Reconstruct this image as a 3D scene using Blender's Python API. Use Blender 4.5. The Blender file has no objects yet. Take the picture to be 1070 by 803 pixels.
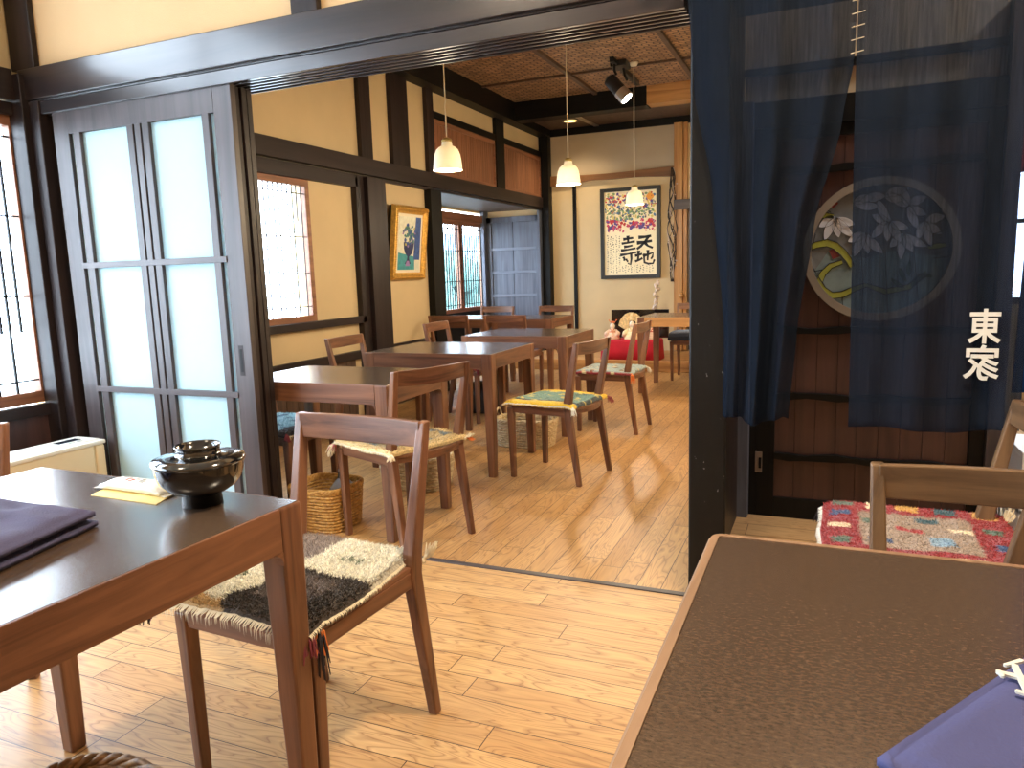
import bpy, math, random
from mathutils import Vector, Matrix, noise
random.seed(7)
SC = bpy.context.scene
COL = SC.collection
PI = math.pi

# ------------------------------------------------------------------ camera
CAM_H = 1.14
FPX = 774.7046578608338
def cam_axes():
    a, b, g = [math.radians(v) for v in (23.22004201, -8.5482559, -1.78269941)]
    r = Vector((math.cos(a), math.sin(a), 0))
    f = Vector((-math.sin(a)*math.cos(b), math.cos(a)*math.cos(b), math.sin(b)))
    u = r.cross(f)
    return (math.cos(g)*r+math.sin(g)*u, -math.sin(g)*r+math.cos(g)*u, f)
R_, U_, F_ = cam_axes()
cam_d = bpy.data.cameras.new('camera'); cam = bpy.data.objects.new('camera', cam_d); COL.objects.link(cam)
cam_d.sensor_width = 36; cam_d.sensor_fit = 'HORIZONTAL'; cam_d.lens = FPX/1070*36
cam_d.clip_start = .02
m = Matrix.Identity(4)
for i in range(3):
    m[i][0] = R_[i]; m[i][1] = U_[i]; m[i][2] = -F_[i]
m[2][3] = CAM_H
cam.matrix_world = m
SC.camera = cam
def ray(px, py):
    return R_*((px-535)/FPX) + U_*(-(py-401.5)/FPX) + F_
def on_y(px, py, Y):                      # measured point of the place on the plane y = Y
    d = ray(px, py); t = Y/d.y; return Vector((d.x*t, Y, CAM_H+d.z*t))
def on_z(px, py, Z):
    d = ray(px, py); t = (Z-CAM_H)/d.z; return Vector((d.x*t, d.y*t, Z))
def on_x(px, py, X):
    d = ray(px, py); t = X/d.x; return Vector((X, d.y*t, CAM_H+d.z*t))

# ------------------------------------------------------------------ colours and materials
def lin(c):
    c = c/255.
    return c/12.92 if c <= .04045 else ((c+.055)/1.055)**2.4
def rgb(r, g, b): return (lin(r), lin(g), lin(b), 1)
M = {}
def newmat(name):
    mt = bpy.data.materials.new(name); mt.use_nodes = True
    nt = mt.node_tree; p = nt.nodes['Principled BSDF']
    M[name] = mt
    return mt, nt, p
def N(nt, t, **kw):
    n = nt.nodes.new(t)
    for k, v in kw.items():
        if k in n.inputs: n.inputs[k].default_value = v
        else: setattr(n, k, v)
    return n
def L(nt, a, ao, b, bi): nt.links.new(a.outputs[ao], b.inputs[bi])
def ramp(nt, stops):
    r = nt.nodes.new('ShaderNodeValToRGB')
    cr = r.color_ramp
    while len(cr.elements) < len(stops): cr.elements.new(.5)
    for e, (p, c) in zip(cr.elements, stops): e.position = p; e.color = c
    return r
def simple(name, col, rough=.5, metal=0., emit=None, estr=0, spec=None, bump=0, bscale=40, var=0., vscale=6, coat=0, stretch=(1,1,1)):
    mt, nt, p = newmat(name)
    p.inputs['Base Color'].default_value = col
    p.inputs['Roughness'].default_value = rough
    p.inputs['Metallic'].default_value = metal
    if spec is not None: p.inputs['Specular IOR Level'].default_value = spec
    if coat: p.inputs['Coat Weight'].default_value = coat; p.inputs['Coat Roughness'].default_value = .12
    if emit: p.inputs['Emission Color'].default_value = emit; p.inputs['Emission Strength'].default_value = estr
    tc = N(nt, 'ShaderNodeTexCoord')
    mp = N(nt, 'ShaderNodeMapping'); mp.inputs['Scale'].default_value = stretch; L(nt, tc, 'Object', mp, 'Vector')
    if var:
        nz = N(nt, 'ShaderNodeTexNoise', Scale=vscale, Detail=5.); L(nt, mp, 'Vector', nz, 'Vector')
        d = tuple(c*(1-var) for c in col[:3])+(1,); b = tuple(min(1, c*(1+var)) for c in col[:3])+(1,)
        r = ramp(nt, [(.3, d), (.7, b)]); L(nt, nz, 'Fac', r, 'Fac'); L(nt, r, 'Color', p, 'Base Color')
    if bump:
        nz2 = N(nt, 'ShaderNodeTexNoise', Scale=bscale, Detail=4.); L(nt, mp, 'Vector', nz2, 'Vector')
        bp = N(nt, 'ShaderNodeBump', Strength=bump, Distance=.004); L(nt, nz2, 'Fac', bp, 'Height'); L(nt, bp, 'Normal', p, 'Normal')
    return mt
def wood(name, dark, light, rough=.38, grain='z', scale=1., coat=.0, bump=.15, spec=.5):
    mt, nt, p = newmat(name)
    tc = N(nt, 'ShaderNodeTexCoord'); mp = N(nt, 'ShaderNodeMapping')
    s = {'x': (1.6, 26, 26), 'y': (26, 1.6, 26), 'z': (26, 26, 1.6)}[grain]
    mp.inputs['Scale'].default_value = tuple(v*scale for v in s)
    L(nt, tc, 'Object', mp, 'Vector')
    nz = N(nt, 'ShaderNodeTexNoise', Scale=1., Detail=6., Roughness=.6, Distortion=.6); L(nt, mp, 'Vector', nz, 'Vector')
    r = ramp(nt, [(.32, dark), (.5, tuple((a+b)/2 for a, b in zip(dark, light))), (.72, light)])
    L(nt, nz, 'Fac', r, 'Fac'); L(nt, r, 'Color', p, 'Base Color')
    p.inputs['Roughness'].default_value = rough
    p.inputs['Specular IOR Level'].default_value = spec
    if coat: p.inputs['Coat Weight'].default_value = coat; p.inputs['Coat Roughness'].default_value = .15
    bp = N(nt, 'ShaderNodeBump', Strength=bump, Distance=.002); L(nt, nz, 'Fac', bp, 'Height'); L(nt, bp, 'Normal', p, 'Normal')
    return mt
WD, WL = rgb(78, 48, 34), rgb(140, 96, 69)
wood('walnut_z', WD, WL, .33, 'z'); wood('walnut_x', WD, WL, .33, 'x'); wood('walnut_y', WD, WL, .33, 'y')
wood('oiled_walnut_x', rgb(76, 56, 38), rgb(122, 94, 66), .4, 'x'); wood('oiled_walnut_z', rgb(76, 56, 38), rgb(122, 94, 66), .4, 'z')
wood('rustic_x', rgb(92, 60, 32), rgb(136, 92, 52), .5, 'x', .6)
wood('oiled_edge', rgb(116, 88, 64), rgb(154, 122, 94), .4, 'y')
BD, BL = rgb(26, 20, 21), rgb(50, 39, 38)
for g in 'yz': wood('lacquer_'+g, BD, BL, .45, g, .6, bump=.3, spec=.3)
wood('lacquer_x', BD, BL, .3, 'x', .6, bump=.2, spec=.5, coat=.4)
for g in 'xyz': wood('soot_'+g, rgb(7, 7, 7), rgb(17, 16, 16), .5, g, .7, bump=.5, spec=.22)
for g in 'xyz': wood('grey_brown_'+g, rgb(52, 45, 47), rgb(78, 69, 70), .42, g, .8)
for g in 'xyz': wood('cedar_'+g, rgb(112, 72, 50), rgb(158, 108, 78), .45, g, .9)
for g in 'xyz': wood('honey_'+g, rgb(150, 104, 58), rgb(206, 156, 98), .4, g, .7)
wood('red_brown_z', rgb(58, 38, 36), rgb(86, 58, 53), .42, 'z', .6)
wood('slate_wood_z', rgb(70, 74, 88), rgb(104, 110, 126), .4, 'z', .8)
wood('slate_wood_x', rgb(88, 94, 110), rgb(128, 134, 150), .4, 'x', .8)
wood('smoked_plank_z', rgb(60, 46, 40), rgb(98, 76, 62), .45, 'z', .8)
simple('plaster', rgb(214, 182, 138), .85, bump=.25, bscale=220, var=.04, vscale=3)
simple('plaster_ochre', rgb(206, 184, 144), .85, bump=.25, bscale=220, var=.05, vscale=3)
simple('plaster_grey', rgb(176, 160, 136), .85, bump=.2, bscale=200, var=.04, vscale=3)
simple('outer_ceiling', rgb(200, 190, 170), .9)
# dark veneer table top, fine mottled grain
def veneer():
    mt, nt, p = newmat('table_veneer')
    tc = N(nt, 'ShaderNodeTexCoord'); mp = N(nt, 'ShaderNodeMapping'); mp.inputs['Scale'].default_value = (130, 270, 60)
    L(nt, tc, 'Object', mp, 'Vector')
    nz = N(nt, 'ShaderNodeTexNoise', Scale=1., Detail=3., Roughness=.7); L(nt, mp, 'Vector', nz, 'Vector')
    r = ramp(nt, [(.3, rgb(58, 45, 35)), (.5, rgb(74, 58, 45)), (.72, rgb(96, 77, 60))]); L(nt, nz, 'Fac', r, 'Fac'); L(nt, r, 'Color', p, 'Base Color')
    p.inputs['Coat Weight'].default_value = .3; p.inputs['Coat Roughness'].default_value = .16; p.inputs['Roughness'].default_value = .25; p.inputs['Specular IOR Level'].default_value = .6
veneer()
def floor_mat(name, rowh, blen, along, shift, c1, c2, gc, rough=.4):
    mt, nt, p = newmat(name)
    tc = N(nt, 'ShaderNodeTexCoord'); mp = N(nt, 'ShaderNodeMapping', vector_type='POINT')
    if along == 'y': mp.inputs['Rotation'].default_value = (0, 0, PI/2)
    mp.inputs['Location'].default_value = shift
    L(nt, tc, 'Object', mp, 'Vector')
    bk = N(nt, 'ShaderNodeTexBrick', offset=.37, offset_frequency=2, squash=.82, squash_frequency=3)
    for k, v in (('Scale', 1.), ('Mortar Size', .0015), ('Mortar Smooth', .1), ('Bias', 0.), ('Brick Width', blen), ('Row Height', rowh)): bk.inputs[k].default_value = v
    bk.inputs['Color1'].default_value = (0, 0, 0, 1); bk.inputs['Color2'].default_value = (1, 1, 1, 1); bk.inputs['Mortar'].default_value = (.5, .5, .5, 1)
    L(nt, mp, 'Vector', bk, 'Vector')
    # grain coordinates shifted board by board
    sc = N(nt, 'ShaderNodeVectorMath', operation='SCALE'); sc.inputs['Scale'].default_value = 17.; L(nt, bk, 'Color', sc, 0)
    ad = N(nt, 'ShaderNodeVectorMath', operation='ADD'); L(nt, mp, 'Vector', ad, 0); L(nt, sc, 'Vector', ad, 1)
    m2 = N(nt, 'ShaderNodeMapping'); m2.inputs['Scale'].default_value = (1.3, 9, 1); L(nt, ad, 'Vector', m2, 'Vector')
    nz = N(nt, 'ShaderNodeTexNoise', Scale=1.4, Detail=2., Roughness=.5, Distortion=.5); L(nt, m2, 'Vector', nz, 'Vector')
    mu = N(nt, 'ShaderNodeMath', operation='MULTIPLY'); mu.inputs[1].default_value = 15.; L(nt, nz, 'Fac', mu, 0)
    fr = N(nt, 'ShaderNodeMath', operation='FRACT'); L(nt, mu, 0, fr, 0)
    gr = ramp(nt, [(.0, (0, 0, 0, 1)), (.12, (.75, .75, .75, 1)), (.7, (1, 1, 1, 1)), (1., (.35, .35, .35, 1))]); L(nt, fr, 0, gr, 'Fac')
    m3 = N(nt, 'ShaderNodeMapping'); m3.inputs['Scale'].default_value = (6, 120, 1); L(nt, ad, 'Vector', m3, 'Vector')
    n3 = N(nt, 'ShaderNodeTexNoise', Scale=1., Detail=4.); L(nt, m3, 'Vector', n3, 'Vector')
    base = N(nt, 'ShaderNodeMix', data_type='RGBA'); base.inputs[6].default_value = c1; base.inputs[7].default_value = c2; L(nt, bk, 'Color', base, 0)
    g1 = N(nt, 'ShaderNodeMix', data_type='RGBA'); g1.inputs[7].default_value = gc; L(nt, base, 2, g1, 6)
    inv = N(nt, 'ShaderNodeMath', operation='MULTIPLY_ADD'); inv.inputs[1].default_value = -.85; inv.inputs[2].default_value = .85; L(nt, gr, 'Color', inv, 0)
    L(nt, inv, 0, g1, 0)
    g2 = N(nt, 'ShaderNodeMix', data_type='RGBA', blend_type='MULTIPLY'); g2.inputs[0].default_value = .35; L(nt, g1, 2, g2, 6); L(nt, n3, 'Fac', g2, 7)
    fi = N(nt, 'ShaderNodeMix', data_type='RGBA'); fi.inputs[7].default_value = rgb(70, 44, 24); L(nt, g2, 2, fi, 6); L(nt, bk, 'Fac', fi, 0)
    L(nt, fi, 2, p, 'Base Color')
    p.inputs['Roughness'].default_value = rough
    bp = N(nt, 'ShaderNodeBump', Strength=.12, Distance=.001, invert=True); L(nt, inv, 0, bp, 'Height'); L(nt, bp, 'Normal', p, 'Normal')
floor_mat('oak_across', .0975, .78, 'x', (.11, -.005, 0), rgb(208, 160, 102), rgb(224, 180, 122), rgb(148, 100, 60))
floor_mat('oak_away', .0875, .75, 'y', (.2, -.0, 0), rgb(192, 144, 86), rgb(212, 164, 104), rgb(140, 94, 52))
floor_mat('oak_hall', .14, .9, 'x', (.3, .04, 0), rgb(208, 166, 116), rgb(222, 184, 134), rgb(170, 124, 80))
simple('white_ceramic', rgb(236, 232, 220), .12, coat=.5)
simple('brass', rgb(186, 160, 96), .35, .8)
simple('cord', rgb(196, 180, 150), .6)
simple('bulb', (1, .85, .6, 1), .4, emit=(1, .80, .50, 1), estr=12)
simple('glow_panel', (1, .8, .5, 1), .4, emit=(1, .62, .2, 1), estr=5)
simple('spot_lens', (1, 1, 1, 1), .3, emit=(1, .95, .85, 1), estr=16)
simple('black_metal', rgb(26, 26, 28), .4, .2)
simple('silver', rgb(190, 186, 176), .28, .9)
simple('steel_pale', rgb(200, 204, 210), .3, .6)
simple('white_plastic', rgb(232, 228, 216), .4)
simple('cream_enamel', rgb(226, 208, 170), .4, var=.03)
simple('screen_dark', rgb(40, 46, 60), .2)
simple('bakelite', rgb(120, 104, 92), .4)
simple('black_lacquer', rgb(9, 11, 14), .09, coat=1., spec=.8)
simple('gilt', rgb(206, 160, 76), .38, .55, bump=.8, bscale=160, var=.25, vscale=60)
simple('canvas_mat', rgb(232, 222, 196), .7)
simple('paint_white', rgb(222, 222, 204), .7, var=.1, vscale=30)
simple('paint_blue', rgb(52, 84, 150), .6, var=.35, vscale=40)
simple('paint_deep', rgb(40, 48, 96), .6, var=.3, vscale=40)
simple('paint_teal', rgb(64, 150, 160), .6, var=.2, vscale=30)
simple('paint_leaf', rgb(70, 120, 116), .6, var=.3, vscale=50)
simple('paint_yellow', rgb(190, 180, 90), .6)
simple('paint_lilac', rgb(150, 120, 180), .6)
simple('poster_paper', rgb(244, 232, 196), .6, var=.03, vscale=8)
simple('ink', rgb(26, 26, 30), .6)
simple('ink_red', rgb(190, 50, 50), .6); simple('ink_rose', rgb(196, 70, 104), .6); simple('ink_violet', rgb(92, 72, 140), .6)
simple('ink_blue', rgb(84, 116, 150), .6); simple('ink_green', rgb(120, 150, 104), .6); simple('ink_orange', rgb(236, 160, 60), .6)
simple('ink_gold', rgb(216, 196, 110), .6); simple('ink_slate', rgb(88, 92, 96), .6)
simple('frame_dark', rgb(48, 50, 50), .35)
simple('red_cloth', rgb(190, 18, 44), .75, bump=.3, bscale=120, var=.12, vscale=8)
simple('doll_face', rgb(244, 226, 204), .4); simple('doll_hair', rgb(20, 18, 20), .4)
simple('doll_pink', rgb(232, 200, 176), .7, var=.2, vscale=60); simple('doll_cream', rgb(240, 220, 176), .7, var=.2, vscale=60)
simple('doll_orange', rgb(206, 110, 60), .7); simple('doll_red', rgb(190, 60, 60), .7)
simple('gold_paper', rgb(226, 196, 140), .5, .2, var=.3, vscale=40)
simple('twig_dark', rgb(46, 36, 32), .7, var=.3, vscale=30); simple('blossom', rgb(196, 178, 164), .8, var=.1, vscale=60)
simple('vase', rgb(70, 76, 80), .3)
simple('lining_grey', rgb(150, 152, 160), .9, bump=.3, bscale=90)
simple('wrapper', rgb(240, 238, 226), .3, bump=.5, bscale=60); simple('paper_yellow', rgb(240, 214, 140), .7)
simple('paper_white', rgb(226, 230, 236), .7); simple('blue_plastic', rgb(60, 96, 180), .5)
simple('cotton_mauve', rgb(70, 68, 98), .9, bump=.5, bscale=240, var=.08, vscale=20)
simple('cotton_blue', rgb(62, 65, 108), .85, bump=.25, bscale=260, var=.04, vscale=12)
simple('print_white', rgb(200, 198, 188), .8)
simple('stone_grey', rgb(150, 146, 140), .9)
simple('hedge', rgb(84, 116, 110), .9, var=.4, vscale=5)
simple('outside_ground', rgb(190, 196, 196), .95)
simple('outside_wall', rgb(150, 176, 196), .9, var=.06, vscale=3)
simple('glass_white', rgb(206, 212, 226), .25, coat=.3, var=.08, vscale=30)
simple('glass_grey', rgb(100, 106, 112), .3, coat=.3, var=.2, vscale=18)
simple('glass_blue', rgb(112, 134, 140), .3, coat=.3, var=.15, vscale=20)
simple('glass_green', rgb(150, 158, 62), .3, coat=.3, var=.12, vscale=20)
simple('glass_red', rgb(124, 40, 48), .3, coat=.3)
simple('glass_leaf', rgb(66, 96, 50), .3, coat=.3, var=.2, vscale=20)
simple('lead', rgb(30, 30, 32), .5, .4)
simple('ring_grey', rgb(138, 130, 120), .5)
# wicker
def wicker(name, a, b, s=60):
    mt, nt, p = newmat(name)
    tc = N(nt, 'ShaderNodeTexCoord'); nz = N(nt, 'ShaderNodeTexNoise', Scale=s, Detail=3.); L(nt, tc, 'Object', nz, 'Vector')
    r = ramp(nt, [(.3, a), (.7, b)]); L(nt, nz, 'Fac', r, 'Fac'); L(nt, r, 'Color', p, 'Base Color'); p.inputs['Roughness'].default_value = .55
wicker('wicker_gold', rgb(150, 104, 46), rgb(206, 160, 84)); wicker('wicker_pale', rgb(170, 148, 112), rgb(216, 198, 162)); wicker('wicker_brown', rgb(96, 66, 38), rgb(176, 134, 86))
# woven cane ceiling
def cane():
    mt, nt, p = newmat('cane_ceiling')
    tc = N(nt, 'ShaderNodeTexCoord')
    ck = N(nt, 'ShaderNodeTexBrick', offset=.5); 
    for k, v in (('Scale', 1.), ('Mortar Size', .007), ('Brick Width', .10), ('Row Height', .045), ('Bias', 0.)): ck.inputs[k].default_value = v
    ck.inputs['Color1'].default_value = rgb(196, 158, 122); ck.inputs['Color2'].default_value = rgb(140, 108, 82); ck.inputs['Mortar'].default_value = rgb(70, 48, 36)
    L(nt, tc, 'Object', ck, 'Vector')
    nz = N(nt, 'ShaderNodeTexNoise', Scale=7., Detail=5.); L(nt, tc, 'Object', nz, 'Vector')
    mx = N(nt, 'ShaderNodeMix', data_type='RGBA', blend_type='MULTIPLY'); mx.inputs[0].default_value = .5
    r = ramp(nt, [(.3, (.45, .45, .45, 1)), (.7, (1.2, 1.2, 1.2, 1))]); L(nt, nz, 'Fac', r, 'Fac')
    L(nt, ck, 'Color', mx, 6); L(nt, r, 'Color', mx, 7); L(nt, mx, 2, p, 'Base Color'); p.inputs['Roughness'].default_value = .5
    bp = N(nt, 'ShaderNodeBump', Strength=.5, Distance=.004); L(nt, ck, 'Fac', bp, 'Height'); bp.invert = True; L(nt, bp, 'Normal', p, 'Normal')
cane()
def chipped():
    mt, nt, p = newmat('chipped_black')
    tc = N(nt, 'ShaderNodeTexCoord'); mp = N(nt, 'ShaderNodeMapping'); mp.inputs['Scale'].default_value = (60, 60, 28); L(nt, tc, 'Object', mp, 'Vector')
    nz = N(nt, 'ShaderNodeTexNoise', Scale=1., Detail=3., Roughness=.65); L(nt, mp, 'Vector', nz, 'Vector')
    r = ramp(nt, [(.0, rgb(10, 10, 10)), (.70, rgb(16, 16, 15)), (.745, rgb(150, 150, 150))]); L(nt, nz, 'Fac', r, 'Fac'); L(nt, r, 'Color', p, 'Base Color')
    p.inputs['Roughness'].default_value = .4; p.inputs['Specular IOR Level'].default_value = .25
    bp = N(nt, 'ShaderNodeBump', Strength=.4, Distance=.002); L(nt, nz, 'Fac', bp, 'Height'); L(nt, bp, 'Normal', p, 'Normal')
chipped()
# shoji paper: diffuse + translucent
def paper(name, col, tr):
    mt, nt, p = newmat(name)
    out = nt.nodes['Material Output']; nt.nodes.remove(p)
    d = N(nt, 'ShaderNodeBsdfDiffuse', Color=col); t = N(nt, 'ShaderNodeBsdfTranslucent', Color=col); mx = N(nt, 'ShaderNodeMixShader'); mx.inputs[0].default_value = tr
    L(nt, d, 0, mx, 1); L(nt, t, 0, mx, 2); L(nt, mx, 0, out, 'Surface')
paper('shoji_paper', rgb(222, 246, 252), .55)
paper('lamp_glass', rgb(244, 240, 226), .2)
def glass(name, tint, ref=.08):
    mt, nt, p = newmat(name)
    out = nt.nodes['Material Output']; nt.nodes.remove(p)
    t = N(nt, 'ShaderNodeBsdfTransparent', Color=tint); g = N(nt, 'ShaderNodeBsdfGlossy', Roughness=.02); mx = N(nt, 'ShaderNodeMixShader'); mx.inputs[0].default_value = ref
    L(nt, t, 0, mx, 1); L(nt, g, 0, mx, 2); L(nt, mx, 0, out, 'Surface')
glass('pane', (.94, .97, 1, 1), .05)
# sheer indigo linen
def linen(name, col, tr, scale=900):
    mt, nt, p = newmat(name)
    out = nt.nodes['Material Output']; nt.nodes.remove(p)
    tc = N(nt, 'ShaderNodeTexCoord'); mp = N(nt, 'ShaderNodeMapping'); mp.inputs['Scale'].default_value = (60, 60, 3); L(nt, tc, 'Object', mp, 'Vector')
    nz = N(nt, 'ShaderNodeTexNoise', Scale=3., Detail=4.); L(nt, mp, 'Vector', nz, 'Vector')
    r = ramp(nt, [(.3, tuple(c*.75 for c in col[:3])+(1,)), (.7, tuple(c*1.25 for c in col[:3])+(1,))]); L(nt, nz, 'Fac', r, 'Fac')
    d = N(nt, 'ShaderNodeBsdfDiffuse'); L(nt, r, 'Color', d, 'Color')
    tl = N(nt, 'ShaderNodeBsdfTranslucent'); L(nt, r, 'Color', tl, 'Color')
    m1 = N(nt, 'ShaderNodeMixShader'); m1.inputs[0].default_value = .35; L(nt, d, 0, m1, 1); L(nt, tl, 0, m1, 2)
    sh = N(nt, 'ShaderNodeBsdfSheen') if hasattr(bpy.types, 'ShaderNodeBsdfSheen') else None
    t = N(nt, 'ShaderNodeBsdfTransparent', Color=(.75, .8, .9, 1))
    m2 = N(nt, 'ShaderNodeMixShader')
    rr = ramp(nt, [(.25, (max(0, tr-.08),)*3+(1,)), (.75, (tr+.08,)*3+(1,))]); L(nt, nz, 'Fac', rr, 'Fac'); L(nt, rr, 'Color', m2, 0)
    L(nt, m1, 0, m2, 1); L(nt, t, 0, m2, 2); L(nt, m2, 0, out, 'Surface')
linen('indigo_linen', rgb(38, 45, 56), .46)
linen('indigo_bright', rgb(30, 66, 124), .12)
# colour-attribute material for woven rugs
def rugmat():
    mt, nt, p = newmat('rug_wool')
    a = N(nt, 'ShaderNodeVertexColor'); a.layer_name = 'weave'
    tc = N(nt, 'ShaderNodeTexCoord'); nz = N(nt, 'ShaderNodeTexNoise', Scale=170., Detail=2.); L(nt, tc, 'Object', nz, 'Vector')
    r = ramp(nt, [(.3, (.62, .62, .62, 1)), (.65, (1.1, 1.1, 1.1, 1))]); L(nt, nz, 'Fac', r, 'Fac')
    mx = N(nt, 'ShaderNodeMix', data_type='RGBA', blend_type='MULTIPLY'); mx.inputs[0].default_value = 1; L(nt, a, 'Color', mx, 6); L(nt, r, 'Color', mx, 7)
    L(nt, mx, 2, p, 'Base Color'); p.inputs['Roughness'].default_value = .95; p.inputs['Specular IOR Level'].default_value = .1
    p.inputs['Sheen Weight'].default_value = .3
    bp = N(nt, 'ShaderNodeBump', Strength=.7, Distance=.004); L(nt, nz, 'Fac', bp, 'Height'); L(nt, bp, 'Normal', p, 'Normal')
rugmat()
simple('wool_cream', rgb(226, 214, 186), .95, var=.1, vscale=80); simple('wool_dark', rgb(44, 38, 42), .95); simple('wool_wine', rgb(120, 52, 62), .95)
simple('wool_white', rgb(226, 224, 214), .95, var=.08, vscale=80); simple('wool_rose', rgb(176, 104, 112), .95, var=.2, vscale=80)
simple('wool_orange', rgb(214, 120, 60), .95)

# ------------------------------------------------------------------ mesh builder
class MB:
    def __init__(s): s.v = []; s.f = []; s.c = []
    def add(s, vs, fs, col=None):
        o = len(s.v); s.v += [tuple(v) for v in vs]; s.f += [tuple(i+o for i in f) for f in fs]
        if col is not None: s.c += [col]*len(vs)
        return s
    def box(s, x0, x1, y0, y1, z0, z1):
        if x0 > x1: x0, x1 = x1, x0
        if y0 > y1: y0, y1 = y1, y0
        if z0 > z1: z0, z1 = z1, z0
        v = [(x0,y0,z0),(x1,y0,z0),(x1,y1,z0),(x0,y1,z0),(x0,y0,z1),(x1,y0,z1),(x1,y1,z1),(x0,y1,z1)]
        return s.add(v, [(0,3,2,1),(4,5,6,7),(0,1,5,4),(1,2,6,5),(2,3,7,6),(3,0,4,7)])
    def loft(s, rings, closed=True, cap=True):
        n = len(rings[0]); v = [p for r in rings for p in r]; f = []
        for i in range(len(rings)-1):
            for j in range(n if closed else n-1):
                k = (j+1) % n
                f.append((i*n+j, i*n+k, (i+1)*n+k, (i+1)*n+j))
        if cap and closed:
            f.append(tuple(range(n))[::-1]); f.append(tuple((len(rings)-1)*n+j for j in range(n)))
        return s.add(v, f)
    def post(s, pts, secs):               # rectangular section stretched through points; section (w along x, d along y)
        rings = []
        for (x, y, z), (w, d) in zip(pts, secs):
            rings.append([(x-w/2, y-d/2, z), (x+w/2, y-d/2, z), (x+w/2, y+d/2, z), (x-w/2, y+d/2, z)])
        return s.loft(rings)
    def tube(s, pts, rad, n=8):
        pts = [Vector(p) for p in pts]
        if not hasattr(rad, '__len__'): rad = [rad]*len(pts)
        rings = []
        for i, p in enumerate(pts):
            d = (pts[min(i+1, len(pts)-1)]-pts[max(i-1, 0)]).normalized()
            a = d.cross(Vector((0, 0, 1)) if abs(d.z) < .9 else Vector((1, 0, 0))).normalized(); b = d.cross(a)
            rings.append([p+(a*math.cos(2*PI*k/n)+b*math.sin(2*PI*k/n))*rad[i] for k in range(n)])
        return s.loft(rings)
    def lathe(s, prof, c=(0, 0, 0), n=32, cap=False):
        rings = [[(c[0]+r*math.cos(2*PI*k/n), c[1]+r*math.sin(2*PI*k/n), c[2]+z) for k in range(n)] for r, z in prof]
        return s.loft(rings, cap=cap)
    def ball(s, c, r, n=10, sc=(1, 1, 1)):
        prof = [(max(1e-4, math.sin(PI*i/n))*r, -math.cos(PI*i/n)*r) for i in range(n+1)]
        rings = [[(c[0]+q*math.cos(2*PI*k/n)*sc[0], c[1]+q*math.sin(2*PI*k/n)*sc[1], c[2]+z*sc[2]) for k in range(n)] for q, z in prof]
        return s.loft(rings, cap=True)
    def prism(s, poly, off):              # closed polygon of 3D points pushed along the vector off
        n = len(poly); off = Vector(off); a = [Vector(p) for p in poly]; b = [p+off for p in a]
        return s.add(a+b, [tuple(range(n))[::-1], tuple(range(n, 2*n))]+[(i, (i+1) % n, (i+1) % n+n, i+n) for i in range(n)])
    def build(s, name, mat, parent=None, bevel=0, smooth=False, seg=2, matrix=None):
        me = bpy.data.meshes.new(name); me.from_pydata(s.v, [], s.f); me.update()
        if matrix: me.transform(matrix)
        import bmesh
        b = bmesh.new(); b.from_mesh(me); bmesh.ops.recalc_face_normals(b, faces=b.faces); b.to_mesh(me); b.free()
        me.materials.append(M[mat])
        if s.c and len(s.c) == len(s.v):
            at = me.color_attributes.new('weave', 'FLOAT_COLOR', 'POINT')
            at.data.foreach_set('color', [x for c in s.c for x in c])
        if smooth: me.polygons.foreach_set('use_smooth', [True]*len(me.polygons))
        o = bpy.data.objects.new(name, me); COL.objects.link(o)
        if parent: o.parent = parent
        if bevel:
            md = o.modifiers.new('bevel', 'BEVEL'); md.width = bevel; md.segments = seg; md.limit_method = 'ANGLE'; md.angle_limit = math.radians(40)
        return o
def bx(*a): return MB().box(*a)
def tag(o, label, cat, group=None, kind=None):
    o['label'] = label; o['category'] = cat
    if group: o['group'] = group
    if kind: o['kind'] = kind
    return o
def thing(name, label, cat, loc=(0, 0, 0), rz=0, group=None):
    o = bpy.data.objects.new(name, None); COL.objects.link(o); o.empty_display_size = .05
    o.location = loc; o.rotation_euler = (0, 0, rz)
    return tag(o, label, cat, group)
def struct(name, mb, mat, label=None, cat=None, bevel=.002, **k):
    o = mb.build(name, mat, bevel=bevel, **k); o['kind'] = 'structure'
    if label: o['label'] = label; o['category'] = cat
    return o
def part(name, mb, mat, par, bevel=.0015, label=None, **k):
    o = mb.build(name, mat, par, bevel=bevel, **k)
    if label: o['label'] = label
    return o

# ================================================================== ROOM SHELL
WX = -3.5        # left wall
OY = 2.44        # wall between the two rooms
BY = 9.35        # far wall
struct('floor', bx(-3.6, 3.0, -3.0, 2.487, -.05, 0), 'oak_across', 'honey oak boards running across in front of the threshold', 'floor', bevel=0)
struct('floor', bx(-4.4, -.42, 2.487, 9.5, -.05, 0), 'oak_away', 'narrow oak boards running away into the back dining room', 'floor', bevel=0)
struct('floor', bx(-.42, 3.0, 2.487, 6.5, -.05, 0), 'oak_hall', 'pale oak boards in the passage behind the curtain', 'floor', bevel=0)
struct('trim_1', bx(-3.5, -.43, 2.483, 2.512, -.01, .004), 'grey_brown_x', 'thin dark threshold strip between the two floors', 'threshold')

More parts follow.
